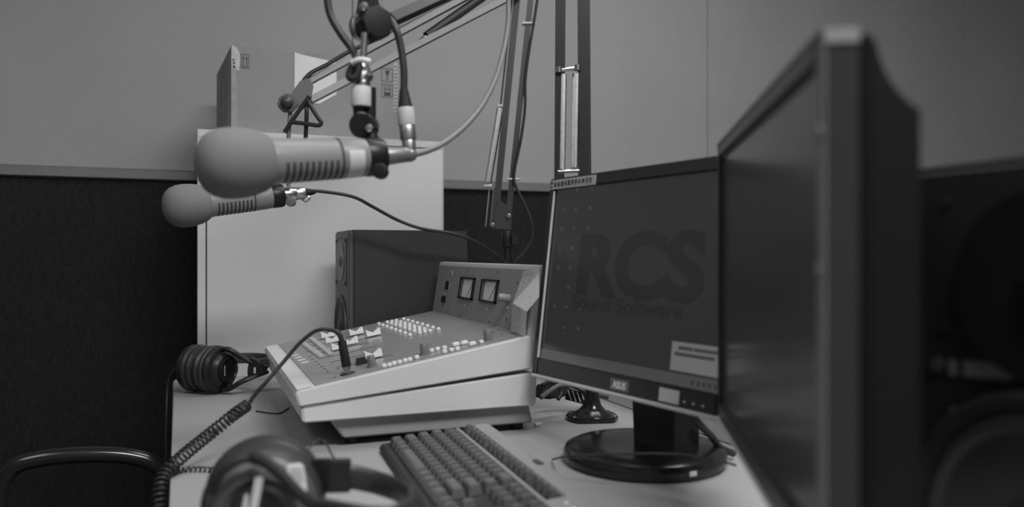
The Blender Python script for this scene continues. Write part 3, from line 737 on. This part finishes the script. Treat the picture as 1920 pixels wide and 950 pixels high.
A0, A1 = ray(304, 390, 1.46), ray(527, 366, 1.575)
mic2, M2, ax2 = microphone('smaller looking far microphone with grey foam ball behind the near one', A0, A1, 1, False)
tp = ray(545, 378, 1.56); obj('thumb_screw', MB().cyl(tp+cam_dir(0, 1)*.008, tp-cam_dir(0, 1)*.004, .0095, n=16, bev=.001), M_dcap, mic2)
tp2 = mp(M2, .222); e2_ = tp2+ax2*.026; e3_ = e2_+ax2*.018; e4_ = e3_+ax2*.022
cx2 = thing('cable_connector', tp2, 'metal cable plug at the tail of the far microphone', 'connector')
obj('tail_plug', MB().cyl(tp2, e2_, .0150, .0140, 24, bev=.001), M_chrome, cx2)
obj('latch_ring', MB().cyl(e2_, e3_, .0125, n=24, bev=.001), M_steel, cx2)
obj('boot', MB().cyl(e3_, e4_, .0095, .0045, 18), M_rubber, cx2)
lp = ray(573, 371, 1.60); obj('strain_loop', MB().tube([lp+V(0, 0, .006), lp+cam_dir(1, 0)*.008, lp-V(0, 0, .007), lp-cam_dir(1, 0)*.008], .0022, 8, 6, closed=True), M_chrome, cx2)
cC = MB().tube([e4_-ax2*.006, e4_+ax2*.01, ray(660, 368, 1.64), ray(700, 388, 1.67), ray(745, 412, 1.70), ray(790, 428, 1.72), ray(845, 437, 1.75), ray(885, 450, 1.78), ray(920, 470, 1.82), ray(948, 495, 1.86), ray(955, 560, 1.88), ray(956, 672, 1.89)], .0036, 10, 8)
tag(obj('microphone_cable', cC, M_cable), 'dark cable drooping from the far microphone over the speaker', 'cable')

# ------------------------------------------------------------------ far boom arm (grey, behind console)
ba = thing('boom_arm', on_z(956, 700, TZ) if False else Vector((ray(951, 475, 1.90).x, ray(951, 475, 1.90).y, TZ)), 'slim grey jointed boom arm standing behind the console, holding the far microphone', 'boom arm')
DB = 1.90
def rb(x, y, d=DB): return ray(x, y, d)
pb = Vector((ray(951, 475, DB).x, ray(951, 475, DB).y, TZ))
obj('base_plate', MB().cyl(pb, pb+V(0, 0, .012), .03, .028, 32, bev=.002), M_armb, ba)
obj('pole', MB().cyl(pb+V(0, 0, .012), rb(951, 455), .0085, n=20), M_armb, ba)
m = MB(); m.cyl(rb(951, 462), rb(951, 433), .0135, n=24, bev=.001); m.box((-.006, -.02, -.01), (.012, -.008, .012), Matrix.Translation(rb(958, 450))); obj('socket', m, M_armb, ba)
cf = cam_dir(0, 1)
def plate(pts, d, th, name, mt, root):
    m = MB(); m.prism([ray(x, y, d) for x, y in pts], cf*th); return obj(name, m, mt, root)
plate([(921, 428), (958, 430), (960, 398), (950, 385), (934, 372), (928, 400)], DB-.012, .003, 'joint_plate', M_armd, ba)
plate([(921, 428), (958, 430), (960, 398), (950, 385), (934, 372), (928, 400)], DB+.012, .003, 'joint_plate', M_armd, ba)
def bar(p0, p1, w, th, name, mt, root, n=4):
    m = MB(); ax = (p1-p0).normalized(); up = ax.cross(cf).normalized()
    m.tube([p0, p1], 1, 4, sm=False, flat=(w, th), up=up); return obj(name, m, mt, root, smooth=False)
EL = (DB, DB)
bar(rb(927, 425), rb(980, -110, DB), .0078, .008, 'lower_arm_bar', M_armd, ba)
bar(rb(953, 408), rb(1006, -110, DB), .0068, .008, 'lower_arm_bar', M_armd, ba)
plate([(970, -90), (1016, -90), (1022, -130), (985, -160), (960, -120)], DB-.014, .028, 'elbow_plate', M_armd, ba)
def spring(p0, p1, r, turns, wire, name, mt, root):
    ax = (p1-p0); L = ax.length; Mx = frame(p0, ax.normalized(), (0, 1, 0) if abs(ax.normalized().z) > .7 else (0, 0, 1)); pts = []
    n = int(turns*10)
    for i in range(n+1): a = 2*math.pi*i/10; pts.append(Mx @ V(L*i/n, r*math.cos(a), r*math.sin(a)))
    return obj(name, MB().tube(pts, wire, 6, sm=False), mt, root)
spring(rb(915, 342), rb(938, 203), .0078, 95, .0012, 'spring', M_steel, ba)
obj('spring_rod', MB().cyl(rb(938, 203), rb(962, -20), .0022, n=10), M_armd, ba)
m = MB(); m.cyl(rb(918, 352), rb(911, 424), .0018, n=8); m.cyl(rb(926, 352), rb(920, 424), .0018, n=8); obj('spring_link', m, M_steel, ba)
m = MB()
for (x, y) in ((954, 404), (924, 421)): obj('bolt', MB().cyl(ray(x, y, DB-.017), ray(x, y, DB-.023), .0045, n=14, bev=.001), M_chrome, ba)
obj('spring_bolt', MB().cyl(ray(907, 349, DB-.01), ray(922, 349, DB-.01), .0045, n=12), M_chrome, ba)
m = MB()
for (x, y) in ((990, 45), (962, 336)): obj('cable_tie', MB().box((-.015, -.012, -.0025), (.016, .010, .002), Matrix.Translation(rb(x+1, y)) @ Matrix.Rotation(-YAW, 4, 'Z'), bev=.001), M_tie, ba)
m = MB().box((-.006, -.010, -.003), (.006, .010, .003), Matrix.Translation(rb(938, 199)) @ Matrix.Rotation(-YAW, 4, 'Z')); obj('spring_clip', m, M_steel, ba)
# upper arm descending to the left
def ub(x, y):
    d = DB-(1000-x)/460*.32; return ray(x, y, d)
bar(ub(1000, -72), ub(566, 160), .0062, .006, 'upper_arm_bar', M_armlit, ba)
bar(ub(1005, -30), ub(582, 188), .0066, .006, 'upper_arm_bar', M_armlit, ba)
def dark_edge(p0, p1, off): 
    pass
spring(ub(800, 68), ub(905, -6), .0095, 70, .0014, 'spring', M_armd, ba)
obj('spring_anchor', MB().cyl(ub(788, 78), ub(803, 66), .006, n=16, bev=.001), M_chrome, ba)
# tip joint
hx = ray(538, 193, 1.555)
hexp = []
for k in range(7): a = 2*math.pi*k/7+.2; hexp.append(ray(538+20*math.cos(a), 193+19*math.sin(a), 1.558))
m = MB(); m.prism(hexp, cf*.010, bev=.002); obj('tip_knob', m, M_dcap, ba)
obj('tip_knob_cap', MB().sphere(ray(538, 192, 1.555), .0125, sc=(1, 1, 1), n=24), M_armd, ba)
m = MB(); m.prism([ray(x, y, 1.575) for x, y in ((543, 180), (562, 152), (580, 146), (586, 160), (580, 196), (566, 204), (553, 200))], cf*.008); obj('tip_bracket', m, M_armlit, ba)
m = MB(); m.tube([ray(545, 205, 1.57), ray(542, 240, 1.57), ray(540, 300, 1.57), ray(541, 350, 1.57)], .0042, 10); obj('drop_rod', m, M_armlit, ba)
m = MB().box((-.005, -.008, -.003), (.005, .008, .003), Matrix.Translation(ub(614, 128)) @ Matrix.Rotation(-YAW, 4, 'Z') @ Matrix.Rotation(R(60), 4, 'Y'), bev=.001)
m = MB(); m.cyl(ub(608, 121)-cf*.008, ub(622, 140)-cf*.008, .002, n=8); obj('cable_tie', m, M_tie, ba)
cD = MB().tube([ub(905, -22), ub(860, 2), ub(800, 32), ub(740, 62), ub(690, 84), ub(650, 103), ub(615, 124), ub(585, 140), ub(570, 158), ub(566, 178), ub(574, 193)]+[ray(578, 205, 1.57), ray(576, 262, 1.58), ray(574, 320, 1.60)], .0042, 10, 6)
for v in cD.bm.verts: v.co -= cf*.012
tag(obj('microphone_cable', cD, M_cable), 'dark cable clipped along the upper bar of the far boom arm', 'cable')
def rk(x, y, d=1.555): return ray(x, y, d)
cE = MB().tube([rk(533, 248), rk(552, 220), rk(570, 194), rk(580, 181), rk(578, 190), rk(585, 203), rk(596, 220), rk(602, 229), rk(597, 235), rk(575, 232), rk(548, 229)], .0042, 10, 6)
tag(obj('cable_loop', cE, M_cable), 'dark cable knotted into a triangle at the far boom arm tip', 'cable')
cF = MB().tube([rb(1012, -30), rb(1003, 30), rb(993, 90), rb(985, 150), rb(984, 205), rb(976, 265), rb(964, 325), rb(967, 350), rb(984, 385), rb(997, 420), rb(996, 450), rb(980, 475), rb(965, 492), rb(958, 540), rb(957, 668)], .0034, 10, 6)
for v in cF.bm.verts: v.co -= cf*.013
tag(obj('microphone_cable', cF, M_cable), 'thin dark cable looping out at the foot of the far boom arm', 'cable')

# ------------------------------------------------------------------ near boom arm (black, holds near microphone)
bb = on_z(1110, 786, TZ); DA = 1.36
ar = thing('boom_arm', (bb.x, bb.y, TZ), 'black boom arm on flared pedestal behind the monitor, holding the near microphone', 'boom arm')
PMx = frame((bb.x, bb.y, TZ), cam_dir(1, .12), (0, 0, 1))
m = MB(); oc = []
for x, y in ((-.043, -.012), (-.030, -.036), (.030, -.036), (.043, -.012), (.043, .016), (.030, .036), (-.030, .036), (-.043, .016)): oc.append((x, y, 0))
m.prism(oc, (0, 0, .009), PMx, bev=.003); obj('base_plate', m, M_gloss, ar)
BFm = frame((bb.x, bb.y, TZ+.008), (0, 0, 1), (1, 0, 0))
obj('pedestal', MB().lathe([(0, .034), (.003, .032), (.008, .023), (.016, .016), (.028, .0125), (.045, .0115), (.10, .0115), (.10, 0)], BFm, 36), M_gloss, ar)
m = MB()
for (x, y) in ((-.033, -.020), (.033, -.020), (-.033, .022), (.033, .022)): obj('base_screw', MB().cyl(PMx @ V(x, y, .008), PMx @ V(x, y, .0105), .0035, n=12), M_chrome, ar)
jb = ray(1085, 560, DA); 
obj('pivot_block', MB().box((-.036, -.012, -.035), (.030, .012, .04), Matrix.Translation(Vector((ray(1078, 560, DA).x, ray(1078, 560, DA).y, .90))) @ Matrix.Rotation(-YAW, 4, 'Z'), bev=.004), M_armb, ar)
def ra(x, y, d=DA): return ray(x, y, d)
def tube_bar(p0, p1, w, name, root, mt): 
    return bar(p0, p1, w, w, name, mt, root)
tube_bar(ra(1047, 560), ra(1052, -160), .0082, 'lower_arm_tube', ar, M_armb)
tube_bar(ra(1095, 560), ra(1093, -160), .0088, 'lower_arm_tube', ar, M_armb)
spring(ra(1053, 318, DA-.004), ra(1056, 140, DA-.004), .0053, 110, .0011, 'spring', M_steel, ar)
spring(ra(1077, 314, DA-.004), ra(1080, 138, DA-.004), .0053, 110, .0011, 'spring', M_steel, ar)
m = MB(); m.cyl(ra(1046, 132, DA-.006), ra(1086, 127, DA-.006), .0035, n=12); m.cyl(ra(1048, 136, DA-.01), ra(1048, 126, DA-.01), .0055, n=12); m.cyl(ra(1083, 132, DA-.01), ra(1083, 122, DA-.01), .0055, n=12)
obj('spring_bracket', m, M_chrome, ar)
m = MB(); m.cyl(ra(1046, 322, DA-.006), ra(1086, 320, DA-.006), .0035, n=12); obj('spring_bracket', m, M_chrome, ar)
tube_bar(ra(1108, 560, DA+.012), ra(1103, -130, DA+.012), .0020, 'side_cable', ar, M_cable)
e0 = ra(1072, -160)
m = MB(); m.box((-.035, -.014, -.025), (.035, .014, .03), Matrix.Translation(e0) @ Matrix.Rotation(-YAW, 4, 'Z'), bev=.004); obj('elbow_block', m, M_armb, ar)
bar(ra(1065, -112), ray(733, 38, 1.04), .0066, .0080, 'upper_arm_tube', M_armb, ar)
# tip joint
kj = ray(702, 45, 1.02); ad = cam_dir(.55, -.83)
obj('tip_knob', MB().cyl(kj+ad*.014, kj-ad*.018, .0215, n=8, bev=.003), M_rubber, ar)
obj('tip_washer', MB().cyl(ray(676, 52, 1.03)+cam_dir(.8, -.6)*.004, ray(676, 52, 1.03)-cam_dir(.8, -.6)*.004, .017, n=28, bev=.001), M_steel, ar)
m = MB(); m.prism([ray(x, y, 1.01) for x, y in ((680, -30), (706, -30), (704, 25), (694, 75), (680, 72), (672, 48))], cf*.006, bev=.001)
m.prism([ray(x, y, 1.04) for x, y in ((676, -30), (700, -30), (690, 25), (684, 72), (672, 70), (664, 40))], cf*.005, bev=.001); obj('tip_bracket', m, M_armb, ar)
obj('bracket_bolt', MB().cyl(ray(682, 12, 1.01), ray(682, 12, 1.003), .006, n=16, bev=.002), M_chrome, ar)
obj('stud', MB().cyl(ray(684, 62, 1.0), ray(680, 122, 1.0), .0045, .0045, 16), M_chrome, ar)
m = MB(); m.cyl(ray(679, 120, 1.0), ray(679, 140, 1.0), .0085, .0125, 20, bev=.001); m.cyl(ray(679, 140, 1.0), ray(679, 152, 1.0), .0145, .0125, 20, bev=.002); m.cyl(ray(679, 152, 1.0), ray(679, 166, 1.0), .0105, n=20, bev=.001); obj('threaded_adapter', m, M_chrome, ar)
obj('collar', MB().cyl(ray(677, 163, .998), ray(677, 200, .998), .0125, n=28, bev=.001), M_label, ar, 'white taped collar')
m = MB(); m.tube([ray(660, 118, .985), ray(676, 112, .982), ray(694, 116, .985)], .004, 10); obj('cable_tie', m, M_tie, ar)
cH = MB().tube([ray(605, -60, 1.0), ray(613, -5, 1.0), ray(620, 30, 1.0), ray(640, 65, 1.0), ray(660, 92, 1.0), ray(668, 112, .99), ray(658, 130, .99), ray(655, 143, .99), ray(663, 148, .985), ray(671, 138, .985), ray(673, 118, .985)], .0048, 12, 8)
tag(obj('microphone_cable', cH, M_cable), 'thick dark cable dropping from the top edge to the near microphone mount', 'cable')

# ------------------------------------------------------------------ headphones on the far corner of the desk
def cup(root, M, r, inner, mt_pad):
    """M: local x points outward from the ear; pad starts at x=0"""
    obj('ear_pad', MB().lathe([(0, r*.45), (0, r*.80), (.003, r*.93), (.009, r*.98), (.014, r*.93), (.016, r*.86)], M, 48), M_leath, root)
    obj('cushion_ring', MB().lathe([(.014, r*.80), (.016, r*.95), (.020, r), (.025, r*.99), (.028, r*.92), (.0285, r*.85)], M, 48), M_leath, root)
    obj('housing', MB().lathe([(.026, r*.80), (.028, r*.95), (.034, r*.98), (.040, r*.90), (.043, r*.74), (.050, r*.66), (.052, r*.60), (.052, 0)], M, 48), M_black, root)
hc = ray(388, 692, 1.612); hax = cam_dir(.93, -.37)
RR = .0475; hc.z = TZ+RR+.001
hp = thing('headphones', (hc.x, hc.y, TZ), 'black closed headphones resting on the far left desk corner', 'headphones')
MR_ = frame(hc, hax, (0, 0, 1)); ML_ = frame(hc-hax*.001, -hax, (0, 0, 1))
cup(hp, MR_, RR, 1, 0); cup(hp, ML_, RR, 1, 0)
capM = MR_ @ Matrix.Translation((.052, 0, 0))
obj('cap_ring', MB().lathe([(0, .026), (.004, .026), (.005, .023), (.002, .021), (.002, 0)], capM, 36), M_gloss, hp)
m = MB()
for k in range(9): m.box((.0021, -.012, -.010+k*.0023), (.0026, -.009, -.0088+k*.0023), capM)
obj('maker_mark', m, M_gcap, hp, 'small pale lettering')
tipr = ray(499, 694, 1.625); tipr.z = TZ+.048
top = hc+hax*.045+V(0, 0, RR*.86); bot = hc+hax*.045-V(0, 0, RR*.80)
pvt = hc+hax*.045
m = MB(); m.tube([top, top+hax*.012+V(0, 0, .0), ray(452, 668, 1.60), ray(475, 682, 1.61), tipr], 1, 8, 6, flat=(.0050, .010), up=(0, 0, 1))
m.tube([bot, bot+hax*.010, ray(452, 716, 1.585), ray(473, 706, 1.60), tipr-V(0, 0, .008)], 1, 8, 6, flat=(.0050, .010), up=(0, 0, 1))
obj('yoke', m, M_black, hp)
m = MB(); m.prism([ray(x, y, 1.600) for x, y in ((468, 668), (482, 676), (492, 684), (500, 702), (470, 708), (462, 702), (466, 690))], cf*.012, bev=.002); obj('slider', m, M_black, hp)
obj('slider_window', MB().box((-.002, -.0015, -.006), (.002, .0, .006), Matrix.Translation(ray(478, 694, 1.599)) @ Matrix.Rotation(-YAW, 4, 'Z')), M_gcap, hp)
bh = TZ+.043
band = [ray(490, 694, 1.615), V(.105, 1.775, bh), V(.145, 1.82, bh), V(.150, 1.865, bh), V(.115, 1.905, bh), V(.05, 1.912, bh), V(-.005, 1.885, bh), hc-hax*.046+V(0, .03, 0), hc-hax*.046]
m = MB(); m.tube(band, 1, 10, 8, flat=(.012, .005), up=(0, 0, 1)); obj('headband', m, M_leath, hp)
cJ = MB().tube([hc-hax*.048-V(0, 0, .004), ray(332, 689, 1.62), ray(320, 700, 1.62), ray(314, 725, 1.62), ray(312, 780, 1.60), ray(311, 850, 1.58), ray(312, 950, 1.56), ray(315, 1100, 1.54)], .0022, 10, 8)
tag(obj('headphone_cable', cJ, M_cable), 'thin dark cable hanging from the far headphones over the desk edge', 'cable')

# ------------------------------------------------------------------ near headphones
DN = .715; RN = .0548
nc = ray(493, 930, DN); nc.z = TZ+RN+.0005
nax = cam_dir(.22, -1)                      # towards the camera
hn = thing('headphones', (nc.x, nc.y, TZ), 'large black headphones in front, headband lying toward the keyboard', 'headphones')
MN = frame(nc, nax, (0, 0, 1)); r = RN
obj('ear_pad', MB().lathe([(-.0165, r*.4), (-.0165, r*.76), (-.014, r*.90), (-.009, r*.95), (-.004, r*.93), (-.002, r*.86)], MN, 64), M_leath, hn)
obj('ear_pad', MB().lathe([(-.0170, r*.4), (-.0170, r*.78), (-.020, r*.93), (-.025, r*.97), (-.030, r*.93), (-.031, r*.86)], MN, 64), M_leath, hn)
obj('cushion_ring', MB().lathe([(-.030, r*.86), (-.032, r*.97), (-.037, r), (-.042, r*.985), (-.043, r*.9)], MN, 64), M_leath, hn)
obj('housing', MB().lathe([(-.042, r*.84), (-.045, r*.93), (-.050, r*.90), (-.056, r*.76), (-.058, r*.6), (-.058, 0)], MN, 64), M_black, hn)
obj('cushion_ring', MB().lathe([(-.003, r*.9), (-.001, r*.955), (.004, r*.96), (.009, r*.93), (.011, r*.86)], MN, 64), M_leath, hn)
obj('housing', MB().lathe([(.009, r*.84), (.012, r*.885), (.017, r*.88), (.026, r*.78), (.030, r*.66), (.0305, r*.58), (.027, r*.55), (.026, 0)], MN, 64), mat('satin_black_plastic', .085, .34, spec=.6), hn)
obj('cap', MB().lathe([(.0262, r*.5), (.034, r*.49), (.038, r*.44), (.039, 0)], MN, 56), M_blackm, hn)
# diagonal yoke across the front
def lc(px, py, d): return ray(px, py, d-.020)
m = MB(); m.tube([lc(470, 856, .700), lc(500, 868, .692), lc(528, 890, .688), lc(556, 920, .686), lc(585, 945, .69), lc(598, 958, .70)], 1, 12, 8, flat=(.0052, .0045)); obj('yoke', m, M_blackm, hn)
m = MB(); m.tube([lc(470, 856, .700), lc(440, 866, .692), lc(412, 890, .69), lc(398, 925, .692)], 1, 12, 8, flat=(.0040, .004)); 
obj('yoke', m, M_blackm, hn)
m = MB(); m.prism([ray(x, y, .671) for x, y in ((478, 896), (490, 893), (493, 900), (481, 962), (466, 962))], cf*.0012, bev=.0003); m.prism([ray(x, y, .668) for x, y in ((459, 928), (465, 926), (464, 960), (452, 960))], cf*.0012); obj('cap_stripe', m, M_label, hn, 'white slanted stripe')
lb = [ray(x, y, .7) for x, y in ((536, 874), (541, 871), (562, 869), (569, 874), (576, 921), (570, 923), (540, 896))]
m = MB(); m.prism([on_plane(x, y, nc+nax*.0285, nax) for x, y in ((537, 875), (541, 872), (563, 869), (569, 875), (576, 921), (569, 922), (541, 897))], -nax*.003, bev=.0004); lbo = obj('label_sticker', m, M_cap, hn, 'white printed sticker')
m = MB()
for i in range(5):
    for j in range(6):
        p = on_plane(546+i*4.6+j*1.3*.5, 878+j*5, nc+nax*.0289, nax)
        if i < 2 and j > 3: continue
        m.box((-.0008, -.0001, -.0006), (.0008, .0001, .0006), Matrix.Translation(p) @ Matrix.Rotation(-YAW, 4, 'Z'))
obj('label_print', m, M_gcap, lbo)
m = MB(); m.box((-.011, -.006, -.014), (.012, .007, .014), Matrix.Translation(ray(602, 888, .742)) @ Matrix.Rotation(-YAW, 4, 'Z'), bev=.003); obj('hinge', m, M_black, hn)
m = MB(); m.box((-.0125, -.007, -.0145), (.0125, .007, .0145), Matrix.Translation(ray(632, 891, .745)) @ Matrix.Rotation(-YAW+.1, 4, 'Z'), bev=.001); obj('slider', m, M_blackm, hn)
band = [ray(640, 891, .748), ray(672, 896, .75), ray(708, 905, .745), ray(745, 918, .725), ray(768, 934, .695), ray(768, 957, .655), ray(740, 972, .63), ray(700, 975, .625), ray(650, 968, .635), ray(604, 958, .668)]
m = MB(); m.tube(band, 1, 14, 8, flat=(.0115, .0045), up=(0, 0, 1)); obj('headband', m, M_leath, hn)
# second, rear-facing cup behind the first
bc_ = nc-nax*.040; MB2 = frame(bc_, -nax, (0, 0, 1)) 
# thin wire arching beside the headphones
cW = MB().tube([ray(570, 862, .80), ray(577, 845, .84), ray(590, 828, .90), ray(600, 822, .93), ray(612, 832, .93), ray(622, 852, .90), ray(632, 864, .86)], .0011, 8, 8)
tag(obj('thin_wire', cW, M_cable), 'thin grey wire arching up behind the near headphones', 'wire')

# ------------------------------------------------------------------ coiled cord from console jack
cc = thing('coiled_cord', (ray(460, 760, 1.1).x, ray(460, 760, 1.1).y, TZ), 'dark coiled headphone cord plugged into the console, crossing the desk edge', 'cord')
pj = jc+pn*.0018
q1 = ray(651, 684, (jc-V(0, 0, EYE)).dot(V(SY, CY, 0))-.004)
dJ = (jc-V(0, 0, EYE)).dot(V(SY, CY, 0))
q1, q2, q3 = ray(650, 687, dJ), ray(645, 660, dJ), ray(641, 638, dJ)
obj('plug_sleeve', MB().cyl(pj, q1, .0048, n=20).cyl(pj+(q1-pj)*.55, q1, .0062, n=20), M_chrome, cc)
obj('plug_body', MB().cyl(q1, q3, .0070, .0062, 24, bev=.001), M_rubber, cc)
pth = [q3-(q3-q2)*.3, q3, ray(634, 624, dJ), ray(620, 618, dJ), ray(603, 617, dJ-.005), ray(585, 624, dJ-.01), ray(560, 645, dJ-.02), ray(530, 680, dJ-.035), ray(500, 715, dJ-.05), ray(478, 740, dJ-.055), ray(463, 762, dJ-.06)]
m = MB().tube(pth, lambda t: .0042-.0014*min(1, t*2.2), 10, 8); obj('straight_lead', m, M_cable, cc)
cl = [ray(463, 760, dJ-.06), ray(440, 776, 1.085), ray(400, 808, 1.06), ray(360, 840, 1.03), ray(330, 866, 1.005), ray(308, 890, .99), ray(299, 920, .975), ray(298, 960, .965), ray(300, 1040, .96)]
# keep the coil on the desk where it crosses it
P = smooth_path(cl, 40); ls = [0]
for a, b in zip(P, P[1:]): ls.append(ls[-1]+(b-a).length)
tot = ls[-1]; pts = []; rc = .0074; pitch = .0064; nt_ = tot/pitch; N = int(nt_*14); j = 0; prev = V(0, 0, 1)
for i in range(N+1):
    s = tot*i/N
    while j < len(ls)-2 and ls[j+1] < s: j += 1
    t = (s-ls[j])/max(1e-9, ls[j+1]-ls[j]); c = P[j].lerp(P[j+1], t); tg = (P[j+1]-P[j]).normalized()
    prev = (prev-tg*prev.dot(tg)).normalized(); bb_ = tg.cross(prev); a = 2*math.pi*s/pitch
    pts.append(c+prev*rc*math.cos(a)+bb_*rc*math.sin(a))
obj('coil', MB().tube(pts, .0017, 7, sm=False), M_cable, cc)
c2 = [ray(400, 880, .82), ray(380, 880, .88), ray(355, 881, .95), ray(330, 886, .985)]
P = smooth_path([on_z(x, y, TZ+.004) for x, y in ((425, 881), (395, 880), (365, 879), (340, 881), (322, 887), (314, 893))], 20)
m = MB(); pts = []; 
ls = [0]
for a, b in zip(P, P[1:]): ls.append(ls[-1]+(b-a).length)
tot = ls[-1]; N = int(tot/.0062*10); j = 0
for i in range(N+1):
    s = tot*i/N
    while j < len(ls)-2 and ls[j+1] < s: j += 1
    c = P[j].lerp(P[j+1], (s-ls[j])/max(1e-9, ls[j+1]-ls[j])); tg = (P[j+1]-P[j]).normalized(); sd = tg.cross(V(0, 0, 1)).normalized(); a = 2*math.pi*s/.0062
    pts.append(c+sd*.0036*math.cos(a)+V(0, 0, 1)*.0028*math.sin(a))
tag(obj('headphone_cable', m.tube(pts, .0012, 6, sm=False), M_cable), 'short twisted cable lying at the desk edge beside the near headphones', 'cable')
cT = MB().tube([on_z(480, 770, TZ+.0015), on_z(505, 774, TZ+.0015), on_z(525, 774, TZ+.0015), on_z(542, 764, TZ+.0015)], .0012, 8, 6)
tag(obj('thin_wire', cT, M_cable), 'short thin wire lying on the desk beside the console', 'wire')

# ------------------------------------------------------------------ small clutter
cu = MB().tube([on_z(1036, 861, TZ+.004), on_z(1060, 856, TZ+.030), ray(1120, 852, .958), ray(1200, 850, .935), ray(1280, 852, .915), ray(1340, 862, .90), ray(1380, 872, .905)], .0014, 8, 8)
tag(obj('thin_wire', cu, M_cable), 'thin dark wire stretched over the round monitor foot', 'wire')
tag(obj('power_cable', MB().tube([ray(1308, 790, 1.02), ray(1322, 806, 1.03), ray(1336, 820, 1.05), ray(1350, 838, 1.07), ray(1375, 850, 1.09)], .0048, 10, 6), M_cable), 'thick black cable behind the neck of the round-footed monitor', 'cable')
ad_ = on_z(1030, 752, TZ); AM = Matrix.Translation((ad_.x+.03, ad_.y+.05, TZ)) @ Matrix.Rotation(.4, 4, 'Z')
ap = thing('power_adapter', (ad_.x+.03, ad_.y+.05, TZ), 'small dark box with leads on the desk at the console corner', 'adapter')
obj('housing', MB().prism([(-.035, -.022, 0), (.035, -.022, 0), (.030, -.022, .018), (-.030, -.022, .024)], (0, .044, 0), AM, bev=.004), M_blackm, ap)
obj('plug', MB().box((-.012, -.02, .024), (.014, .008, .042), AM, bev=.003), M_black, ap)
for lbl, pts_ in (('grey lead curling over the dark adapter behind the monitor', [(1014, 745, 1.34), (1030, 733, 1.36), (1050, 722, 1.38), (1080, 722, 1.40), (1115, 735, 1.42)]),
                  ('dark lead tangled behind the lower left corner of the monitor', [(1016, 722, 1.36), (1030, 717, 1.37), (1045, 724, 1.38), (1052, 736, 1.38), (1046, 748, 1.37)]),
                  ('black lead running behind the pedestal of the boom arm', [(1020, 735, 1.42), (1045, 716, 1.43), (1075, 724, 1.43), (1100, 735, 1.43), (1140, 745, 1.44)])):
    tag(obj('cable_lead', MB().tube([ray(*p) for p in pts_], .0038, 10, 8), M_gcable if 'grey' in lbl else M_cable), lbl, 'cable')
m = MB()
rb0, rb1 = ray(1062, 738, 1.42), ray(1100, 748, 1.42)
m.tube([rb0, rb1], 1, 4, sm=False, flat=(.010, .0012), up=(0, 0, 1)); fb = obj('ribbed_strap', m, M_blackm); tag(fb, 'short black strap with pale slanting ribs behind the boom arm pedestal', 'strap')
m = MB()
for k in range(4):
    a = rb0.lerp(rb1, .15+k*.23); m.cyl(a+V(0, 0, .009)-cf*.002-cam_dir(1, 0)*.003, a-V(0, 0, .009)-cf*.002+cam_dir(1, 0)*.003, .0011, n=8)
obj('rib', m, M_tie, fb, 'pale slanting ribs')
tg_ = on_z(1003, 800, TZ); tag(obj('wire_stub', MB().cyl(tg_+V(0, 0, .003), tg_+V(.012, .006, .003), .003, n=10), M_tie), 'small white cable end beside the right foot of the console', 'cable end')
wp = ray(1634, 930, .47); 
pl_ = thing('plug', (wp.x, wp.y, TZ), 'small pale plug standing on the desk behind the nearer screen', 'plug')
obj('plug_body', MB().cyl((wp.x, wp.y, TZ), (wp.x, wp.y, wp.z-.006), .004, n=14, bev=.0008), M_label, pl_)
obj('plug_tip', MB().cyl((wp.x, wp.y, wp.z-.004), (wp.x, wp.y, wp.z+.012), .003, .0012, 14), M_chrome, pl_)

# ------------------------------------------------------------------ office chair at the left
ch = thing('office_chair', (-.33, 1.27, 0), 'black office chair with curved glossy armrest left of the desk', 'chair')
gx_, gy_ = -.35, 1.24
obj('seat', MB().box((gx_-.24, gy_-.24, .42), (gx_+.24, gy_+.24, .50), bev=.035, seg=4), M_leath, ch)
obj('backrest', MB().box((gx_-.29, gy_-.22, .58), (gx_-.23, gy_+.22, 1.0), bev=.028, seg=4), M_leath, ch)
obj('back_bracket', MB().box((gx_-.28, gy_-.03, .40), (gx_-.25, gy_+.03, .62), bev=.006), M_blackm, ch)
for y in (1.545, .935):
    pa = [V(-.10, y, .50), V(-.055, y, .58), V(-.045, y, .655), V(-.07, y, .690), V(-.12, y, .7085), V(-.19, y, .7155), V(-.25, y, .713), V(-.285, y, .700), V(-.30, y, .66), V(-.30, y, .58), V(-.27, y, .46)]
    pa = [p+V(-.004, 0, -.030) for p in pa]
    obj('armrest', MB().tube(pa, 1, 16, 8, flat=(.012, .020), up=None) if False else MB().tube(pa, .0145, 16, 8), M_gloss, ch)
obj('gas_column', MB().cyl((gx_, gy_, .10), (gx_, gy_, .42), .026, n=24), M_black, ch)
for k in range(5):
    a = 2*math.pi*k/5+.3; e = V(gx_+.27*math.cos(a), gy_+.27*math.sin(a), .075)
    lg = obj('leg', MB().cyl(V(gx_, gy_, .115), e, .022, .014, 14, bev=.002), M_black, ch)
    sdv = V(-math.sin(a), math.cos(a), 0); obj('caster', MB().cyl(V(e.x, e.y, .030)-sdv*.02, V(e.x, e.y, .030)+sdv*.02, .030, n=24, bev=.004), M_blackm, lg)
